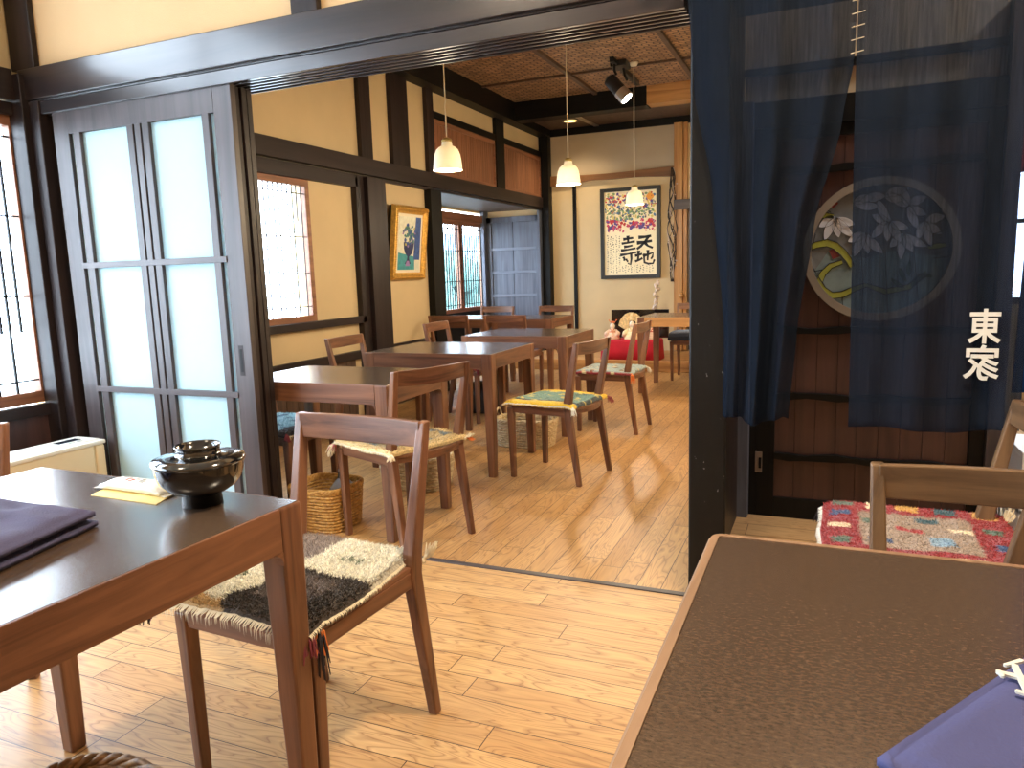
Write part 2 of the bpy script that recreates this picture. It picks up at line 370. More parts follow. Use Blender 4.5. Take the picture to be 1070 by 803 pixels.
# --- left wall, shared by both rooms
NT, NB = 2.085, 1.955        # nageshi rail top / bottom
w = MB()
w.box(WX-.15, WX, -3., -2.5, 0, 3.05)                      # near, before window
w.box(WX-.15, WX, 2.02, 2.44, NT, 3.05); w.box(WX-.15, WX, -2.5, 2.02, NT, 2.2); w.box(WX-.15, WX, -2.5, 2.02, 2.78, 3.05); w.box(WX-.15, WX, -2.5, -1.4, 2.2, 2.78); w.box(WX-.15, WX, -2.5, 2.44, 0, .56)
w.box(WX-.15, WX, 2.6, 6.45, NT, 3.05)                     # above the rail, far room
w.box(WX-.15, WX, 6.45, 9.5, 2.0, 3.05)
w.box(WX-.15, WX, 2.44, 2.6, 0, 3.05)
w.box(WX-.15, WX, 4.52, 6.45, .0, NT)
w.box(WX-.15, WX, 2.6, 4.52, 0, .80); w.box(WX-.15, WX, 2.6, 4.52, 1.84, NT)
struct('wall_left', w, 'plaster_ochre', 'ochre plaster wall with dark timber framing along the left side', 'wall', bevel=0)
# far room rails and posts on the left wall
def fx(y0, y1, z0, z1, d=.03, back=.0): return (WX+back, WX+d, y0, y1, z0, z1)
t = MB(); t.box(*fx(2.6, 9.35, NB, NT, .06)); t.box(*fx(2.6, 9.35, 1.925, NB-.008, .035))
struct('trim_2', t, 'lacquer_y', 'long dark rail along the left wall of the back room', 'wall rail')
t = MB(); t.box(*fx(2.6, 5.08, 1.845, 1.925, .05)); t.box(*fx(2.6, 5.1, .775, .83, .05))
struct('trim_3', t, 'lacquer_y', 'dark head and sill rails framing the first back room window', 'window rail')
t = MB(); t.box(*fx(2.6, 5.08, .49, .555, .04)); t.box(*fx(5.42, 6.3, .49, .555, .04))
struct('trim_4', t, 'lacquer_y', 'dark dado rail above the plank wainscot', 'dado rail')
for y0, y1, d in ((5.05, 5.16, .05), (5.16, 5.42, .09)):
    struct('trim_5', bx(*fx(y0, y1, 0, 1.93, d)), 'lacquer_z', 'dark post of the left wall beside the plaster panel, nearer piece' if d < .06 else 'broad dark post between window and framed painting', 'post')
struct('trim_6', bx(*fx(6.22, 6.43, 0, 1.93, .07)), 'soot_z', 'dark post where the window bay begins, right of the painting', 'post')
for y0, y1, lb in ((5.18, 5.34, 'narrow dark upper post above the broad post'), (5.65, 5.93, 'widest dark upper post above the painting'), (6.27, 6.40, 'dark upper post at the left end of the slatted panels'), (7.83, 8.06, 'dark upper post between the two slatted panels'), (9.26, 9.35, 'dark upper post in the far left corner')):
    struct('trim_7', bx(*fx(y0, y1, NT, 2.86, .04)), 'soot_z' if y0 > 7 else 'lacquer_z', lb, 'post')
struct('trim_8', bx(*fx(6.4, 9.3, 2.60, 2.665, .035)), 'soot_y', 'dark rail above the slatted transom panels', 'rail')
# plank wainscot
t = MB()
y = 2.62
while y < 6.2:
    if not 5.02 < y+.09 < 5.42: t.box(WX, WX+.018, y, y+.118, .02, .49)
    y += .123
struct('trim_9', t, 'smoked_plank_z', 'brown vertical plank wainscot below the dado rail', 'wainscot')
# slatted transom panels
for y0, y1, lb in ((6.41, 7.82, 'left slatted cedar transom panel above the window bay'), (8.07, 9.25, 'right slatted cedar transom panel near the far corner')):
    root = thing('transom_panel', lb, 'transom panel', (WX+.002, (y0+y1)/2, NT), 0, 'slatted transom panels')
    h = (y1-y0)/2; s = MB(); n = int((y1-y0)/.05); ww = 2*h/n
    for k in range(n): s.box(.0, .016, -h+k*ww+.003, -h+(k+1)*ww-.003, .03, .49)
    part('slat_board', s, 'cedar_z', root)
    f = MB(); f.box(0, .028, -h, h, 0, .035); f.box(0, .028, -h, h, .47, .512); f.box(0, .028, -h, -h+.03, .035, .47); f.box(0, .028, h-.03, h, .035, .47)
    part('frame', f, 'cedar_y', root)

# --- back wall
w = MB(); w.box(-3.65, -.36, BY, BY+.12, 0, 3.05)
struct('wall_back', w, 'plaster_ochre', 'ochre plaster wall at the far end of the back room', 'wall', bevel=0)
struct('wall_right', bx(-.42, -.36, 3.47, BY, 0, 3.05), 'plaster_ochre', bevel=0)
struct('trim_10', bx(-3.46, -1.0, BY-.04, BY, 2.845, 2.93), 'soot_x', 'black moulding along the top of the far wall', 'moulding')
# rustic rail (wavy lower edge)
r = []
xs = [-3.42+i*.055 for i in range(31)]
for i, x in enumerate(xs):
    zt = 2.345+.012*math.sin(x*3); zb = 2.235+.03*math.sin(x*2.3+1)+.02*noise.noise((x*3, 0, 0))
    r.append([(x, BY-.05, zb), (x, BY, zb), (x, BY, zt), (x, BY-.05, zt)])
struct('trim_11', MB().loft(r), 'rustic_x', 'wavy rustic log rail across the far wall above the framed calligraphy', 'rail')
struct('wall_back', bx(-3.36, -1.77, BY-.012, BY, 2.33, 2.85), 'plaster_grey', 'greyer plaster band above the rustic rail on the far wall', 'wall', bevel=0)
struct('trim_12', bx(-3.072, -3.028, BY-.03, BY, 0.12, 2.27), 'soot_z', 'thin dark upright on the far wall left of the framed calligraphy', 'post')
struct('trim_13', bx(-3.46, -3.36, BY-.13, BY, 0, 2.84), 'soot_z', 'black post in the far left corner', 'post')
struct('trim_14', bx(-1.765, -1.66, BY-.09, BY+.0, .12, 2.85), 'honey_z', 'polished golden timber post at the right of the far wall', 'post')
struct('trim_14', bx(-1.655, -1.61, BY-.06, BY+.0, .12, 2.85), 'honey_z', 'slim golden strip just right of the polished post', 'post')
t = MB(); t.box(-1.76, -.5, BY-.13, BY-.05, 1.83, 1.95)
struct('trim_15', t, 'grey_brown_x', 'dark lintel right of the golden post in the far wall', 'lintel')
t = MB(); t.box(-1.56, -1.48, BY-.08, BY, .12, 1.83); t.box(-1.60, -1.0, BY-.03, BY, .12, 1.83)
struct('door_1', t, 'smoked_plank_z', 'dark doorway panel at the far right corner', 'door')
# raised platform
pf = MB(); pf.box(-3.46, -1.0, 8.14, BY-.001, 0, .105)
struct('floor', pf, 'honey_x', 'low raised wooden platform along the far wall', 'platform')
struct('trim_16', bx(-3.46, -1.0, 8.115, 8.16, .0, .125), 'honey_x', 'rounded wooden nosing of the low platform', 'step edge', bevel=.01)

# --- ceiling of back room
struct('ceiling', bx(-3.5, .6, 2.6, 8.16, 3.05, 3.1), 'cane_ceiling', 'woven cane ceiling of the back room', 'ceiling', bevel=0)
struct('ceiling', bx(-3.5, .6, 8.30, BY, 2.93, 3.0), 'smoked_plank_z', 'lower board ceiling strip at the far end', 'ceiling', bevel=0)
struct('trim_17', bx(-3.5, -3.35, 2.6, 8.16, 2.845, 3.05), 'soot_y', 'black beam along the top of the left wall', 'beam')
struct('trim_17', bx(-3.5, -3.35, 8.16, BY-.04, 2.845, 2.935), 'soot_y', 'short black beam end in the far corner', 'beam')
struct('trim_18', bx(-3.5, -1.84, 8.14, 8.34, 2.85, 3.05), 'soot_x', 'black cross beam of the back room ceiling', 'beam')
struct('trim_18', bx(-1.84, .6, 8.14, 8.34, 2.86, 3.05), 'honey_x', 'pale brown continuation of the cross beam at the right', 'beam')
for x in (-2.40, -1.33, -.26): struct('trim_19', bx(x-.022, x+.022, 2.6, 8.14, 3.02, 3.05), 'smoked_plank_z', {-2.40: 'left ceiling batten running away', -1.33: 'middle ceiling batten running away', -.26: 'right ceiling batten running away'}[x], 'batten')
for i, y in enumerate((3.4, 4.37, 5.34, 6.3, 7.27)): struct('trim_20', bx(-3.35, .6, y-.014, y+.014, 3.03, 3.05), 'smoked_plank_z', ('first', 'second', 'third', 'fourth', 'fifth')[i]+' thin ceiling batten across, counted from the opening', 'batten')

# --- dividing wall (near face y = OY)
w = MB(); w.box(-3.5, 3.0, OY, OY+.14, 2.0, 3.05)
struct('wall_front', w, 'plaster', 'sunny plaster band above the sliding doors', 'wall', bevel=0)
t = MB(); t.box(-3.44, 3.0, OY-.035, OY, 1.985, 2.122); t.box(-3.44, 3.0, OY-.015, OY+.16, 1.978, 1.99)
struct('trim_21', t, 'lacquer_x', 'deep dark lintel rail across the whole opening', 'lintel', bevel=.004)
t = MB(); t.box(-3.36, -.43, OY-.005, OY+.165, 1.935, 1.978)
for yy in (2.455, 2.49, 2.525, 2.56): t.box(-3.36, -.43, yy, yy+.012, 1.921, 1.935)
t.box(-3.36, -.43, OY-.02, OY-.002, 1.921, 1.975); t.box(-3.36, -.43, OY+.158, OY+.165, 1.921, 1.94)
struct('trim_22', t, 'lacquer_x', 'grooved track board under the lintel', 'track')
struct('trim_22', bx(-.3, 3.0, OY-.02, OY+.165, 1.921, 1.978), 'lacquer_x', 'track board under the lintel behind the curtain', 'track')
for x0, x1, lb in ((-3.485, -3.33, 'dark upper corner post at the left end of the plaster band'), (-1.89, -1.77, 'dark upper post in the middle of the plaster band')):
    struct('trim_23', bx(x0, x1, OY-.03, OY+.0, 2.122, 3.05), 'lacquer_z', lb, 'post', bevel=.004)
t = MB(); t.box(-3.5, -3.40, OY-.06, OY+.16, 0, 2.1); t.box(-3.40, -3.335, OY-.03, OY+.10, 0, 1.98)
struct('trim_24', t, 'lacquer_z', 'dark corner post at the left end of the sliding doors', 'post', bevel=.004)
struct('trim_25', bx(-.409, -.290, OY-.035, OY+.12, 0, 1.985), 'chipped_black', 'thick black scratched post between dining room and curtain', 'post', bevel=.006)
# near room left window wall
t = MB(); t.box(WX, WX+.06, -3, 2.38, 1.985, 2.122); t.box(WX, WX+.035, -3, 2.38, 1.925, 1.98)
struct('trim_26', t, 'lacquer_y', 'dark rail above the near window', 'rail')
struct('trim_27', bx(WX, WX+.04, -3, 2.38, .53, .585), 'lacquer_y', 'dark sill rail below the near window', 'sill')
t = MB()
for y0 in [-1.9+.43*i for i in range(10)]: t.box(WX, WX+.012, y0, y0+.415, .06, .53); t.box(WX, WX+.022, y0+.412, y0+.432, .03, .53)
struct('trim_28', t, 'red_brown_z', 'red brown panelled wainscot below the near window', 'wainscot')
# rest of near room (behind the camera)
struct('wall_right', bx(3.0, 3.12, -3, 6.5, 0, 3.05), 'plaster', bevel=0)
wb = bx(-3.6, 3.0, -3.12, -3, 0, 3.05)
struct('wall_rear', wb, 'plaster', bevel=0)
struct('ceiling', bx(-3.6, 3.12, -3.12, OY, 3.05, 3.15), 'outer_ceiling', bevel=0)

# --- windows
def bars(mb, X, ys, z0, z1, w=.009, d=.012):
    for y in ys: mb.box(X-d/2, X+d/2, y-w/2, y+w/2, z0, z1)
def hbars(mb, X, zs, y0, y1, w=.009, d=.012):
    for z in zs: mb.box(X-d/2, X+d/2, y0, y1, z-w/2, z+w/2)
def window_frame(mb, X, y0, y1, z0, z1, w=.045, d=.05):
    mb.box(X-d/2, X+d/2, y0, y1, z0, z0+w); mb.box(X-d/2, X+d/2, y0, y1, z1-w, z1)
    mb.box(X-d/2, X+d/2, y0, y0+w, z0+w, z1-w); mb.box(X-d/2, X+d/2, y1-w, y1, z0+w, z1-w)
# window 1: near room
root = thing('window_1', 'near cedar framed lattice window at the left edge of the photo', 'window', (WX-.02, 1.0, .585)); root['kind'] = 'structure'
root.location = (0, 0, 0)
X = WX-.02
for y0, y1 in ((1.20, 2.425), (-.05, 1.22), (-1.27, -.03), (-2.5, -1.25)):
    f = MB(); window_frame(f, X, y0, y1, .59, 1.935, .055)
    fo = part('window_frame', f, 'cedar_y', root)
    g = MB(); yy = y1-.055; k = 0
    a, b = y0+.055, y1-.055
    long = [2.333, 2.270, 2.205, 2.140, 2.075] if y1 > 2 else []
    bars(g, X+.012, [b-.105, b-.19, b-.30, b-.41, b-.52], .64, 1.88)
    bars(g, X+.012, [b-.052, b-.145], .93, 1.80)
    hbars(g, X+.012, [1.83, 1.47, 1.10, .70], a, b, .007)
    part('lattice', g, 'soot_z', root, bevel=0)
    part('pane', bx(X-.006, X-.002, a, b, .64, 1.88), 'pane', root, bevel=0)
root = thing('window_5', 'added transom window high on the left wall of the front room', 'window', (0, 0, 0)); root['kind'] = 'structure'  # unseen window added for a sheen on the lintel and cooler daylight
f = MB()
for y0, y1 in ((1.17, 2.02), (.31, 1.17), (-.54, .31), (-1.4, -.54)): window_frame(f, X, y0, y1, 2.2, 2.78, .035)
part('window_frame', f, 'cedar_y', root)
part('pane', bx(X-.006, X-.002, -1.4, 2.02, 2.23, 2.75), 'pane', root, bevel=0)
# window 2: back room, fine lattice
root = thing('window_2', 'fine lattice window with pale blown out light above the first back table', 'window', (0, 0, 0)); root['kind'] = 'structure'
X = WX-.02
f = MB(); window_frame(f, X, 2.7, 4.52, .83, 1.845, .045)
part('window_frame', f, 'cedar_y', root)
g = MB()
for i in range(36):
    y = 2.76+i*.048
    short = (i % 3 == 1)
    g.box(X+.006, X+.014, y-.003, y+.003, .875 if not short else 1.55, 1.80)
hbars(g, X+.012, [1.745, 1.44, 1.18, .94], 2.745, 4.475, .006)
part('lattice', g, 'lacquer_z', root, bevel=0)
part('pane', bx(X-.008, X-.002, 2.745, 4.475, .875, 1.80), 'pane', root, bevel=0)
# window bay
BX = -4.3
w = MB(); w.box(BX-.12, BX, 6.45, 9.4, 0, .66); w.box(BX-.12, BX, 6.45, 9.4, 1.93, 2.1)
w.box(BX, WX-.0, 6.38, 6.45, 0, 2.0); w.box(BX, WX, 9.27, 9.4, 0, 2.0)
struct('wall_bay', w, 'plaster_ochre', bevel=0)
struct('ceiling', bx(BX-.1, WX, 6.38, 9.4, 1.95, 2.0), 'smoked_plank_z', bevel=0)
t = MB(); t.box(BX, BX+.02, 6.45, 9.27, .0, .66)
struct('trim_29', t, 'soot_z', 'dark panel under the bay window', 'wainscot')
root = thing('window_3', 'slatted window of the bay at the far left of the back room', 'window', (0, 0, 0)); root['kind'] = 'structure'
X = BX-.02
for y0, y1 in ((6.50, 7.3), (7.3, 8.52), (8.50, 9.20)):
    f = MB(); window_frame(f, X, y0, y1, .66, 1.80, .05); part('window_frame', f, 'cedar_y', root)
    g = MB(); n = int((y1-y0-.1)/.06)
    bars(g, X+.015, [y0+.05+(y1-y0-.1)*(k+.5)/n for k in range(n)], .71, 1.75, .011)
    hbars(g, X+.015, [1.70, 1.43, 1.05, .755], y0+.05, y1-.05, .009)
    part('lattice', g, 'soot_z', root, bevel=0)
    part('pane', bx(X-.006, X-.002, y0+.05, y1-.05, .71, 1.75), 'pane', root, bevel=0)
t = MB(); t.box(X-.03, X+.05, 6.45, 9.25, 1.80, 1.895); 
struct('trim_30', t, 'cedar_y', 'cedar head board above the bay window', 'window head')
# bay end door
root = thing('door_2', 'panelled wooden bay end door, bluish window light put into its slate colour', 'door', (0, 0, 0)); root['kind'] = 'structure'  # slate tone carries the window's bluish light in the base colour
Y = 9.22
part('door_panel', MB().box(-4.2, -3.88, Y, Y+.02, .04, 1.80).box(-3.873, -3.54, Y, Y+.02, .04, 1.80), 'slate_wood_z', root)
t = MB()
for z in (1.452, 1.147, .839, .55): t.box(-4.22, -3.5, Y-.018, Y+.004, z-.018, z+.018)
part('rail', t, 'slate_wood_x', root)
t = MB(); t.box(-4.25, -4.185, Y-.02, Y+.02, 0, 1.87); t.box(-3.55, -3.49, Y-.02, Y+.02, 0, 1.87); t.box(-4.25, -3.49, Y-.02, Y+.02, 1.80, 1.87)
part('stile', t, 'slate_wood_z', root)
struct('trim_31', bx(-3.5, -3.47, 9.15, 9.3, 0, 1.95), 'slate_wood_z', 'jamb beside the bay door, bluish window light put into its colour', 'jamb')  # blue-lit face of the corner pillar, its light put into the wood colour
struct('trim_31', bx(-4.3, -4.25, 9.12, 9.26, 0, 1.95), 'slate_wood_z', 'narrow slate coloured jamb in the bay corner', 'jamb')

# --- sliding shoji doors stacked at the left end of the opening
def shoji(idx, y, x0, x1, lb, full=True):
    root = thing('door_%d' % idx, lb, 'sliding door', (0, 0, 0)); root['kind'] = 'structure'
    d = .028
    def q(a, b, z0, z1, dd=0): return (a, b, y+dd, y+d-dd, z0, z1)
    f = MB(); f.box(*q(x0, x0+.095, .0, 1.925)); f.box(*q(x1-.095, x1, .0, 1.925)); f.box(*q(x0+.095, x1-.095, 1.822, 1.925)); f.box(*q(x0+.095, x1-.095, 0, .12))
    part('door_frame', f, 'grey_brown_z' if full else 'lacquer_z', root)
    if full:
        # muntins measured on the front leaf
        g = MB()
        for a, b in ((-3.157, -3.113), (-2.821, -2.784), (-2.774, -2.741), (-2.730, -2.692), (-2.392, -2.355)):
            s = (a+3.28)*1.0; e = (b+3.28)
            g.box(x0+s, x0+e, y-.002, y+.016, .12, 1.822)
        part('muntin', g, 'grey_brown_z', root)
        g = MB()
        for z in (1.232, .655): g.box(x0+.09, x1-.09, y-.004, y+.014, z-.013, z+.013)
        part('crossbar', g, 'grey_brown_x', root)
        pl = MB(); pl.box(x1-.066, x1-.05, y-.0015, y+.003, .655+.10, .655+.20)
        part('finger_pull', pl, 'soot_z', root)
        part('pull_plate', MB().box(x1-.072, x1-.044, y-.001, y+.002, .655+.085, .655+.215), 'lacquer_z', root)
    part('paper' if full else 'glass', bx(x0+.09, x1-.09, y+.018, y+.021, .11, 1.83), 'shoji_paper' if full else 'pane', root, bevel=0)  # rear leaves take clear panes instead of paper to let window light through
shoji(3, 2.432, -3.28, -2.232, 'front paper sliding door of the stack, with paired bars and a finger pull')
for i, (yy, xx) in enumerate(((2.467, -2.245), (2.502, -2.238), (2.537, -2.242))):
    shoji(4+i, yy, -3.30+.01*i, xx, ('second', 'third', 'rearmost')[i]+' sliding door of the stack, seen only as a dark edge behind the front one', False)

# --- passage behind the curtain
t = MB(); t.box(-.42, -.36, 2.56, 3.47, 0, 3.05)
struct('wall_passage', t, 'lacquer_z', 'dark side wall of the passage beside the black post', 'wall', bevel=0)
struct('trim_32', MB().box(-.36, -.34, 2.62, 2.86, 0, 1.95), 'red_brown_z', 'red brown upright strip just behind the black post', 'post')
struct('trim_32', MB().box(-.36, -.335, 2.86, 2.9, 0, 1.95), 'soot_z', 'thin black edge strip behind the black post', 'post')
w = MB(); w.box(-.40, .66, 3.50, 3.62, 1.95, 3.05); w.box(.66, 3.0, 3.5, 3.62, 2.05, 3.05)
w.box(-.40, .66, 3.50, 3.62, 1.80, 1.95)
struct('wall_passage', w, 'plaster_grey', 'pale plaster above the stained glass door', 'wall', bevel=0)
struct('wall_passage', bx(-.42, .62, 3.60, 3.62, 0, 1.80), 'soot_z', 'dark backing behind the stained glass door', 'wall', bevel=0)
t = MB(); t.box(-.37, 3.0, 3.465, 3.5, 1.935, 1.965)
struct('trim_33', t, 'soot_x', 'thin black rail on the plaster above the stained glass door', 'rail')
t = MB(); t.box(-.37, .62, 3.44, 3.52, 1.71, 1.82)
struct('trim_34', t, 'soot_x', 'black lintel over the stained glass door', 'lintel')
t = MB(); t.box(-.37, -.315, 3.40, 3.5, 0, 1.82)
struct('trim_35', t, 'slate_wood_z', 'blue grey jamb left of the stained glass door', 'jamb')
t = MB(); t.box(-.315, -.255, 3.46, 3.5, 0, 1.72)
root = thing('door_7', 'black edge of a second sliding door beside the stained glass door, with a bronze pull', 'door', (0, 0, 0)); root['kind'] = 'structure'
part('stile', t, 'soot_z', root)
part('pull_plate', bx(-.288, -.258, 3.452, 3.462, .205, .30), 'bakelite', root)
part('pull_recess', bx(-.272, -.260, 3.448, 3.456, .225, .275), 'soot_z', root)
t = MB(); t.box(.60, .655, 3.42, 3.55, 0, 2.1)
struct('trim_36', t, 'grey_brown_z', 'brown post right of the stained glass door', 'post')
# stained glass door
DY = 3.47
root = thing('door_8', 'dark red brown plank door with a round stained glass window of white lilies', 'door', (0, 0, 0)); root['kind'] = 'structure'
CX, CZ, CR = .186, 1.188, .268
t = MB(); n = 9; x0, x1 = -.207, .547
def plank_with_hole(mb, xa, xb, ya, yb):
    # plank pieces above and below the round opening
    seg = 5
    for k in range(seg):
        a = xa+(xb-xa)*k/seg; b = xa+(xb-xa)*(k+1)/seg; xm = (a+b)/2-CX
        if abs(xm) < CR:
            hh = math.sqrt(CR*CR-xm*xm)
            mb.box(a, b, ya, yb, .09, CZ-hh); mb.box(a, b, ya, yb, CZ+hh, 1.70)
        else: mb.box(a, b, ya, yb, .09, 1.70)
for k in range(n):
    a = x0+(x1-x0)*k/n; b = x0+(x1-x0)*(k+1)/n-.002
    plank_with_hole(t, a, b, DY+.004, DY+.02)
part('plank', t, 'red_brown_z', root, bevel=0)
t = MB(); t.box(-.283, -.207, DY-.012, DY+.03, 0, 1.71); t.box(.547, .602, DY-.012, DY+.03, 0, 1.71); t.box(-.207, .547, DY-.012, DY+.03, 0, .092); t.box(-.207, .547, DY-.012, DY+.03, 1.66, 1.71)
part('frame', t, 'soot_z', root)
for z in (.852, .56, .285, 1.53):
    rr = []
    for i in range(13):
        x = -.207+.754*i/12; zz = z+.004*math.sin(i*1.3+z*9); hh = .014+.003*math.sin(i*2.1)
        if z == 1.53 and abs(x-CX) < .10: pass
        rr.append([(x, DY-.022, zz-hh), (x, DY+.006, zz-hh), (x, DY+.006, zz+hh), (x, DY-.022, zz+hh)])
    part('rail', MB().loft(rr), 'soot_x', root)
ring = MB()
rr = []
for k in range(49):
    a = 2*PI*k/48; c, s = math.cos(a), math.sin(a)
    rr.append([(CX+c*(CR-.005), DY-.02, CZ+s*(CR-.005)), (CX+c*(CR+.026), DY-.02, CZ+s*(CR+.026)), (CX+c*(CR+.026), DY+.022, CZ+s*(CR+.026)), (CX+c*(CR-.005), DY+.022, CZ+s*(CR-.005))])
ring.loft(rr, cap=False)
part('round_frame', ring, 'ring_grey', root, smooth=False, bevel=0)
def disc(r, y0, y1, n=48):
    return MB().prism([(CX+r*math.cos(2*PI*k/n), y0, CZ+r*math.sin(2*PI*k/n)) for k in range(n)], (0, y1-y0, 0))
gl = part('leaded_glass', disc(CR, DY+.006, DY+.012), 'glass_grey', root, bevel=0)
GS = .00345  # metres per reference unit on the disc
def gp(px, py): v = on_y(px, py, DY); return (v.x, v.z)
PK = [0]
def piece(mb, pts, dy=0., pxl=True):
    PK[0] += 1; dy += .00006*(PK[0] % 48)
    q = [gp(*p) for p in pts] if pxl else pts
    mb.prism([(a, DY+.0058-dy, b) for a, b in q], (0, -.002, 0))
def leadline(mb, pts, r=.0014, pxl=True, dy=0.):
    q = [gp(*p) for p in pts] if pxl else pts
    mb.tube([(a, DY+.0010-dy, b) for a, b in q], r, 6)
lead = MB(); white = MB(); green = MB(); red = MB(); blue = MB(); leaf = MB()
def petal(cx, cy, ang, ln, wd, mb=white, curl=.25):   # pixels of the measured drawing
    pts = []
    c, s = math.cos(ang), math.sin(ang)
    for t_ in [i/10 for i in range(11)]:
        wv = wd*math.sin(PI*min(1, t_*.92+.06))**.8; off = curl*ln*t_*t_
        pts.append((t_*ln, off-wv/2))
    back = [(t_*ln, curl*ln*t_*t_+wd*math.sin(PI*min(1, t_*.92+.06))**.8/2) for t_ in [i/10 for i in range(10, -1, -1)]]
    P_ = [(cx+a*c-b*s, cy+a*s+b*c) for a, b in pts+back]
    if all((gp(*p)[0]-CX)**2+(gp(*p)[1]-CZ)**2 < (CR*.985)**2 for p in P_):
        piece(mb, P_); leadline(lead, P_+[P_[0]], .0008)
D2 = math.radians
# background cells: blue-grey lower half
piece(blue, [(850, 285), (866, 262), (905, 270), (930, 262), (985, 268), (990, 285), (972, 316), (940, 332), (905, 331), (872, 318)], -.0018)
# lilies
for cx, cy, sp in ((874, 228, (200, 165, 130, 95, 60, 30)), (893, 212, (215, 250, 290, 330, 20)), (925, 205, (180, 215, 250, 290, 330, 20)), (950, 215, (200, 240, 280, 320, 0, 40, 80)), (930, 232, (150, 190, 230, 30, 70, 110)), (968, 232, (290, 330, 10, 50, 90, 130)), (905, 245, (60, 95, 130, 170)), (945, 245, (40, 75, 110, 150))):
    for j, a in enumerate(sp): petal(cx, cy, D2(a), 20 if j % 2 else 26, 10., curl=.2 if a > 180 else -.2)
# ribbons
def ribbon(pts, wd):
    a, b = [], []
    for i, p in enumerate(pts):
        q0 = pts[max(i-1, 0)]; q1 = pts[min(i+1, len(pts)-1)]
        dx, dy = q1[0]-q0[0], q1[1]-q0[1]; l = math.hypot(dx, dy); ww = wd*(.6+.4*math.sin(PI*i/(len(pts)-1)))
        a.append((p[0]-dy/l*ww, p[1]+dx/l*ww)); b.append((p[0]+dy/l*ww, p[1]-dx/l*ww))
    for i in range(len(pts)-1): piece(green, [a[i], a[i+1], b[i+1], b[i]])
    leadline(lead, a, .0018); leadline(lead, b, .0018)
ribbon([(843, 261), (853, 256), (864, 254), (873, 257), (881, 264), (887, 272), (890, 279)], 4)
ribbon([(880, 274), (868, 278), (860, 286), (856, 295), (860, 303), (869, 309), (880, 308), (893, 302), (905, 298)], 3.6)
ribbon([(854, 227), (862, 225), (871, 226)], 3)
ribbon([(970, 259), (980, 257), (989, 256)], 3)
ribbon([(905, 298), (925, 305), (950, 300), (968, 285)], 3)
for pp in ([(867, 209), (873, 207), (876, 213), (870, 218)], [(866, 262), (874, 259), (878, 268), (870, 271)]): piece(red, pp)
for k in range(7): petal(944+3*k, 300-6*(k % 3), D2(30*k+200), 15, 5, leaf)
for ln in ([(842, 240), (852, 245), (848, 262)], [(846, 275), (862, 300)], [(880, 310), (881, 330)], [(900, 262), (902, 300), (900, 332)], [(925, 262), (928, 335)], [(845, 285), (860, 282)], [(955, 262), (960, 322)], [(975, 270), (992, 268)], [(855, 215), (868, 222)], [(880, 195), (884, 205)], [(990, 240), (975, 245)], [(910, 188), (915, 198)], [(945, 186), (948, 200)]): leadline(lead, ln, .0018)
part('white_petal', white, 'glass_white', root, bevel=0); part('green_ribbon', green, 'glass_green', root, bevel=0); part('red_bud', red, 'glass_red', root, bevel=0)
part('blue_background', blue, 'glass_blue', root, bevel=0); part('leaf', leaf, 'glass_leaf', root, bevel=0); part('lead_came', lead, 'lead', root, bevel=0)

# right of the passage: bright room with window
struct('wall_side', MB().box(.6, 3.0, 6.4, 6.5, 0, .8).box(.6, 3.0, 6.4, 6.5, 2.0, 3.05).box(2.6, 3.0, 6.4, 6.5, .8, 2.0), 'plaster_grey', bevel=0)
struct('wall_side', bx(.56, .62, 3.62, 6.5, 0, 3.05), 'plaster_grey', bevel=0)
struct('ceiling', bx(-.42, 3.1, OY+.14, 6.5, 3.05, 3.15), 'outer_ceiling', bevel=0)
root = thing('window_4', 'pale window glimpsed behind the right part of the curtain', 'window', (0, 0, 0)); root['kind'] = 'structure'
f = MB()
for x0, x1 in ((.62, 1.6), (1.6, 2.6)):
    f.box(x0, x0+.05, 6.42, 6.46, .8, 2.0); f.box(x1-.05, x1, 6.42, 6.46, .8, 2.0); f.box(x0, x1, 6.42, 6.46, .8, .85); f.box(x0, x1, 6.42, 6.46, 1.95, 2.0); f.box(x0, x1, 6.42, 6.46, 1.38, 1.41)
part('window_frame', f, 'grey_brown_z', root)
part('pane', bx(.62, 2.6, 6.438, 6.442, .8, 2.0), 'pane', root, bevel=0)

# ================================================================== outside
struct('ground', bx(-14, -3.66, -6, 16, -.4, -.3), 'outside_ground', 'pale ground outside the windows', 'ground', bevel=0)
hd = MB()
for i in range(60):
    c = (-7.4+random.uniform(-.25, .25), 11+i*.12, random.uniform(.1, 1.25)); hd.ball(c, random.uniform(.25, .42), 7)
tag(hd.build('garden_hedge', 'hedge', smooth=True), 'blurred blue green hedge seen through the bay window slats', 'hedge')
struct('wall_outside', bx(-8.6, -8.4, 11, 19, -.3, 2.1), 'outside_wall', 'pale blue neighbouring wall seen through the bay window', 'wall', bevel=0)

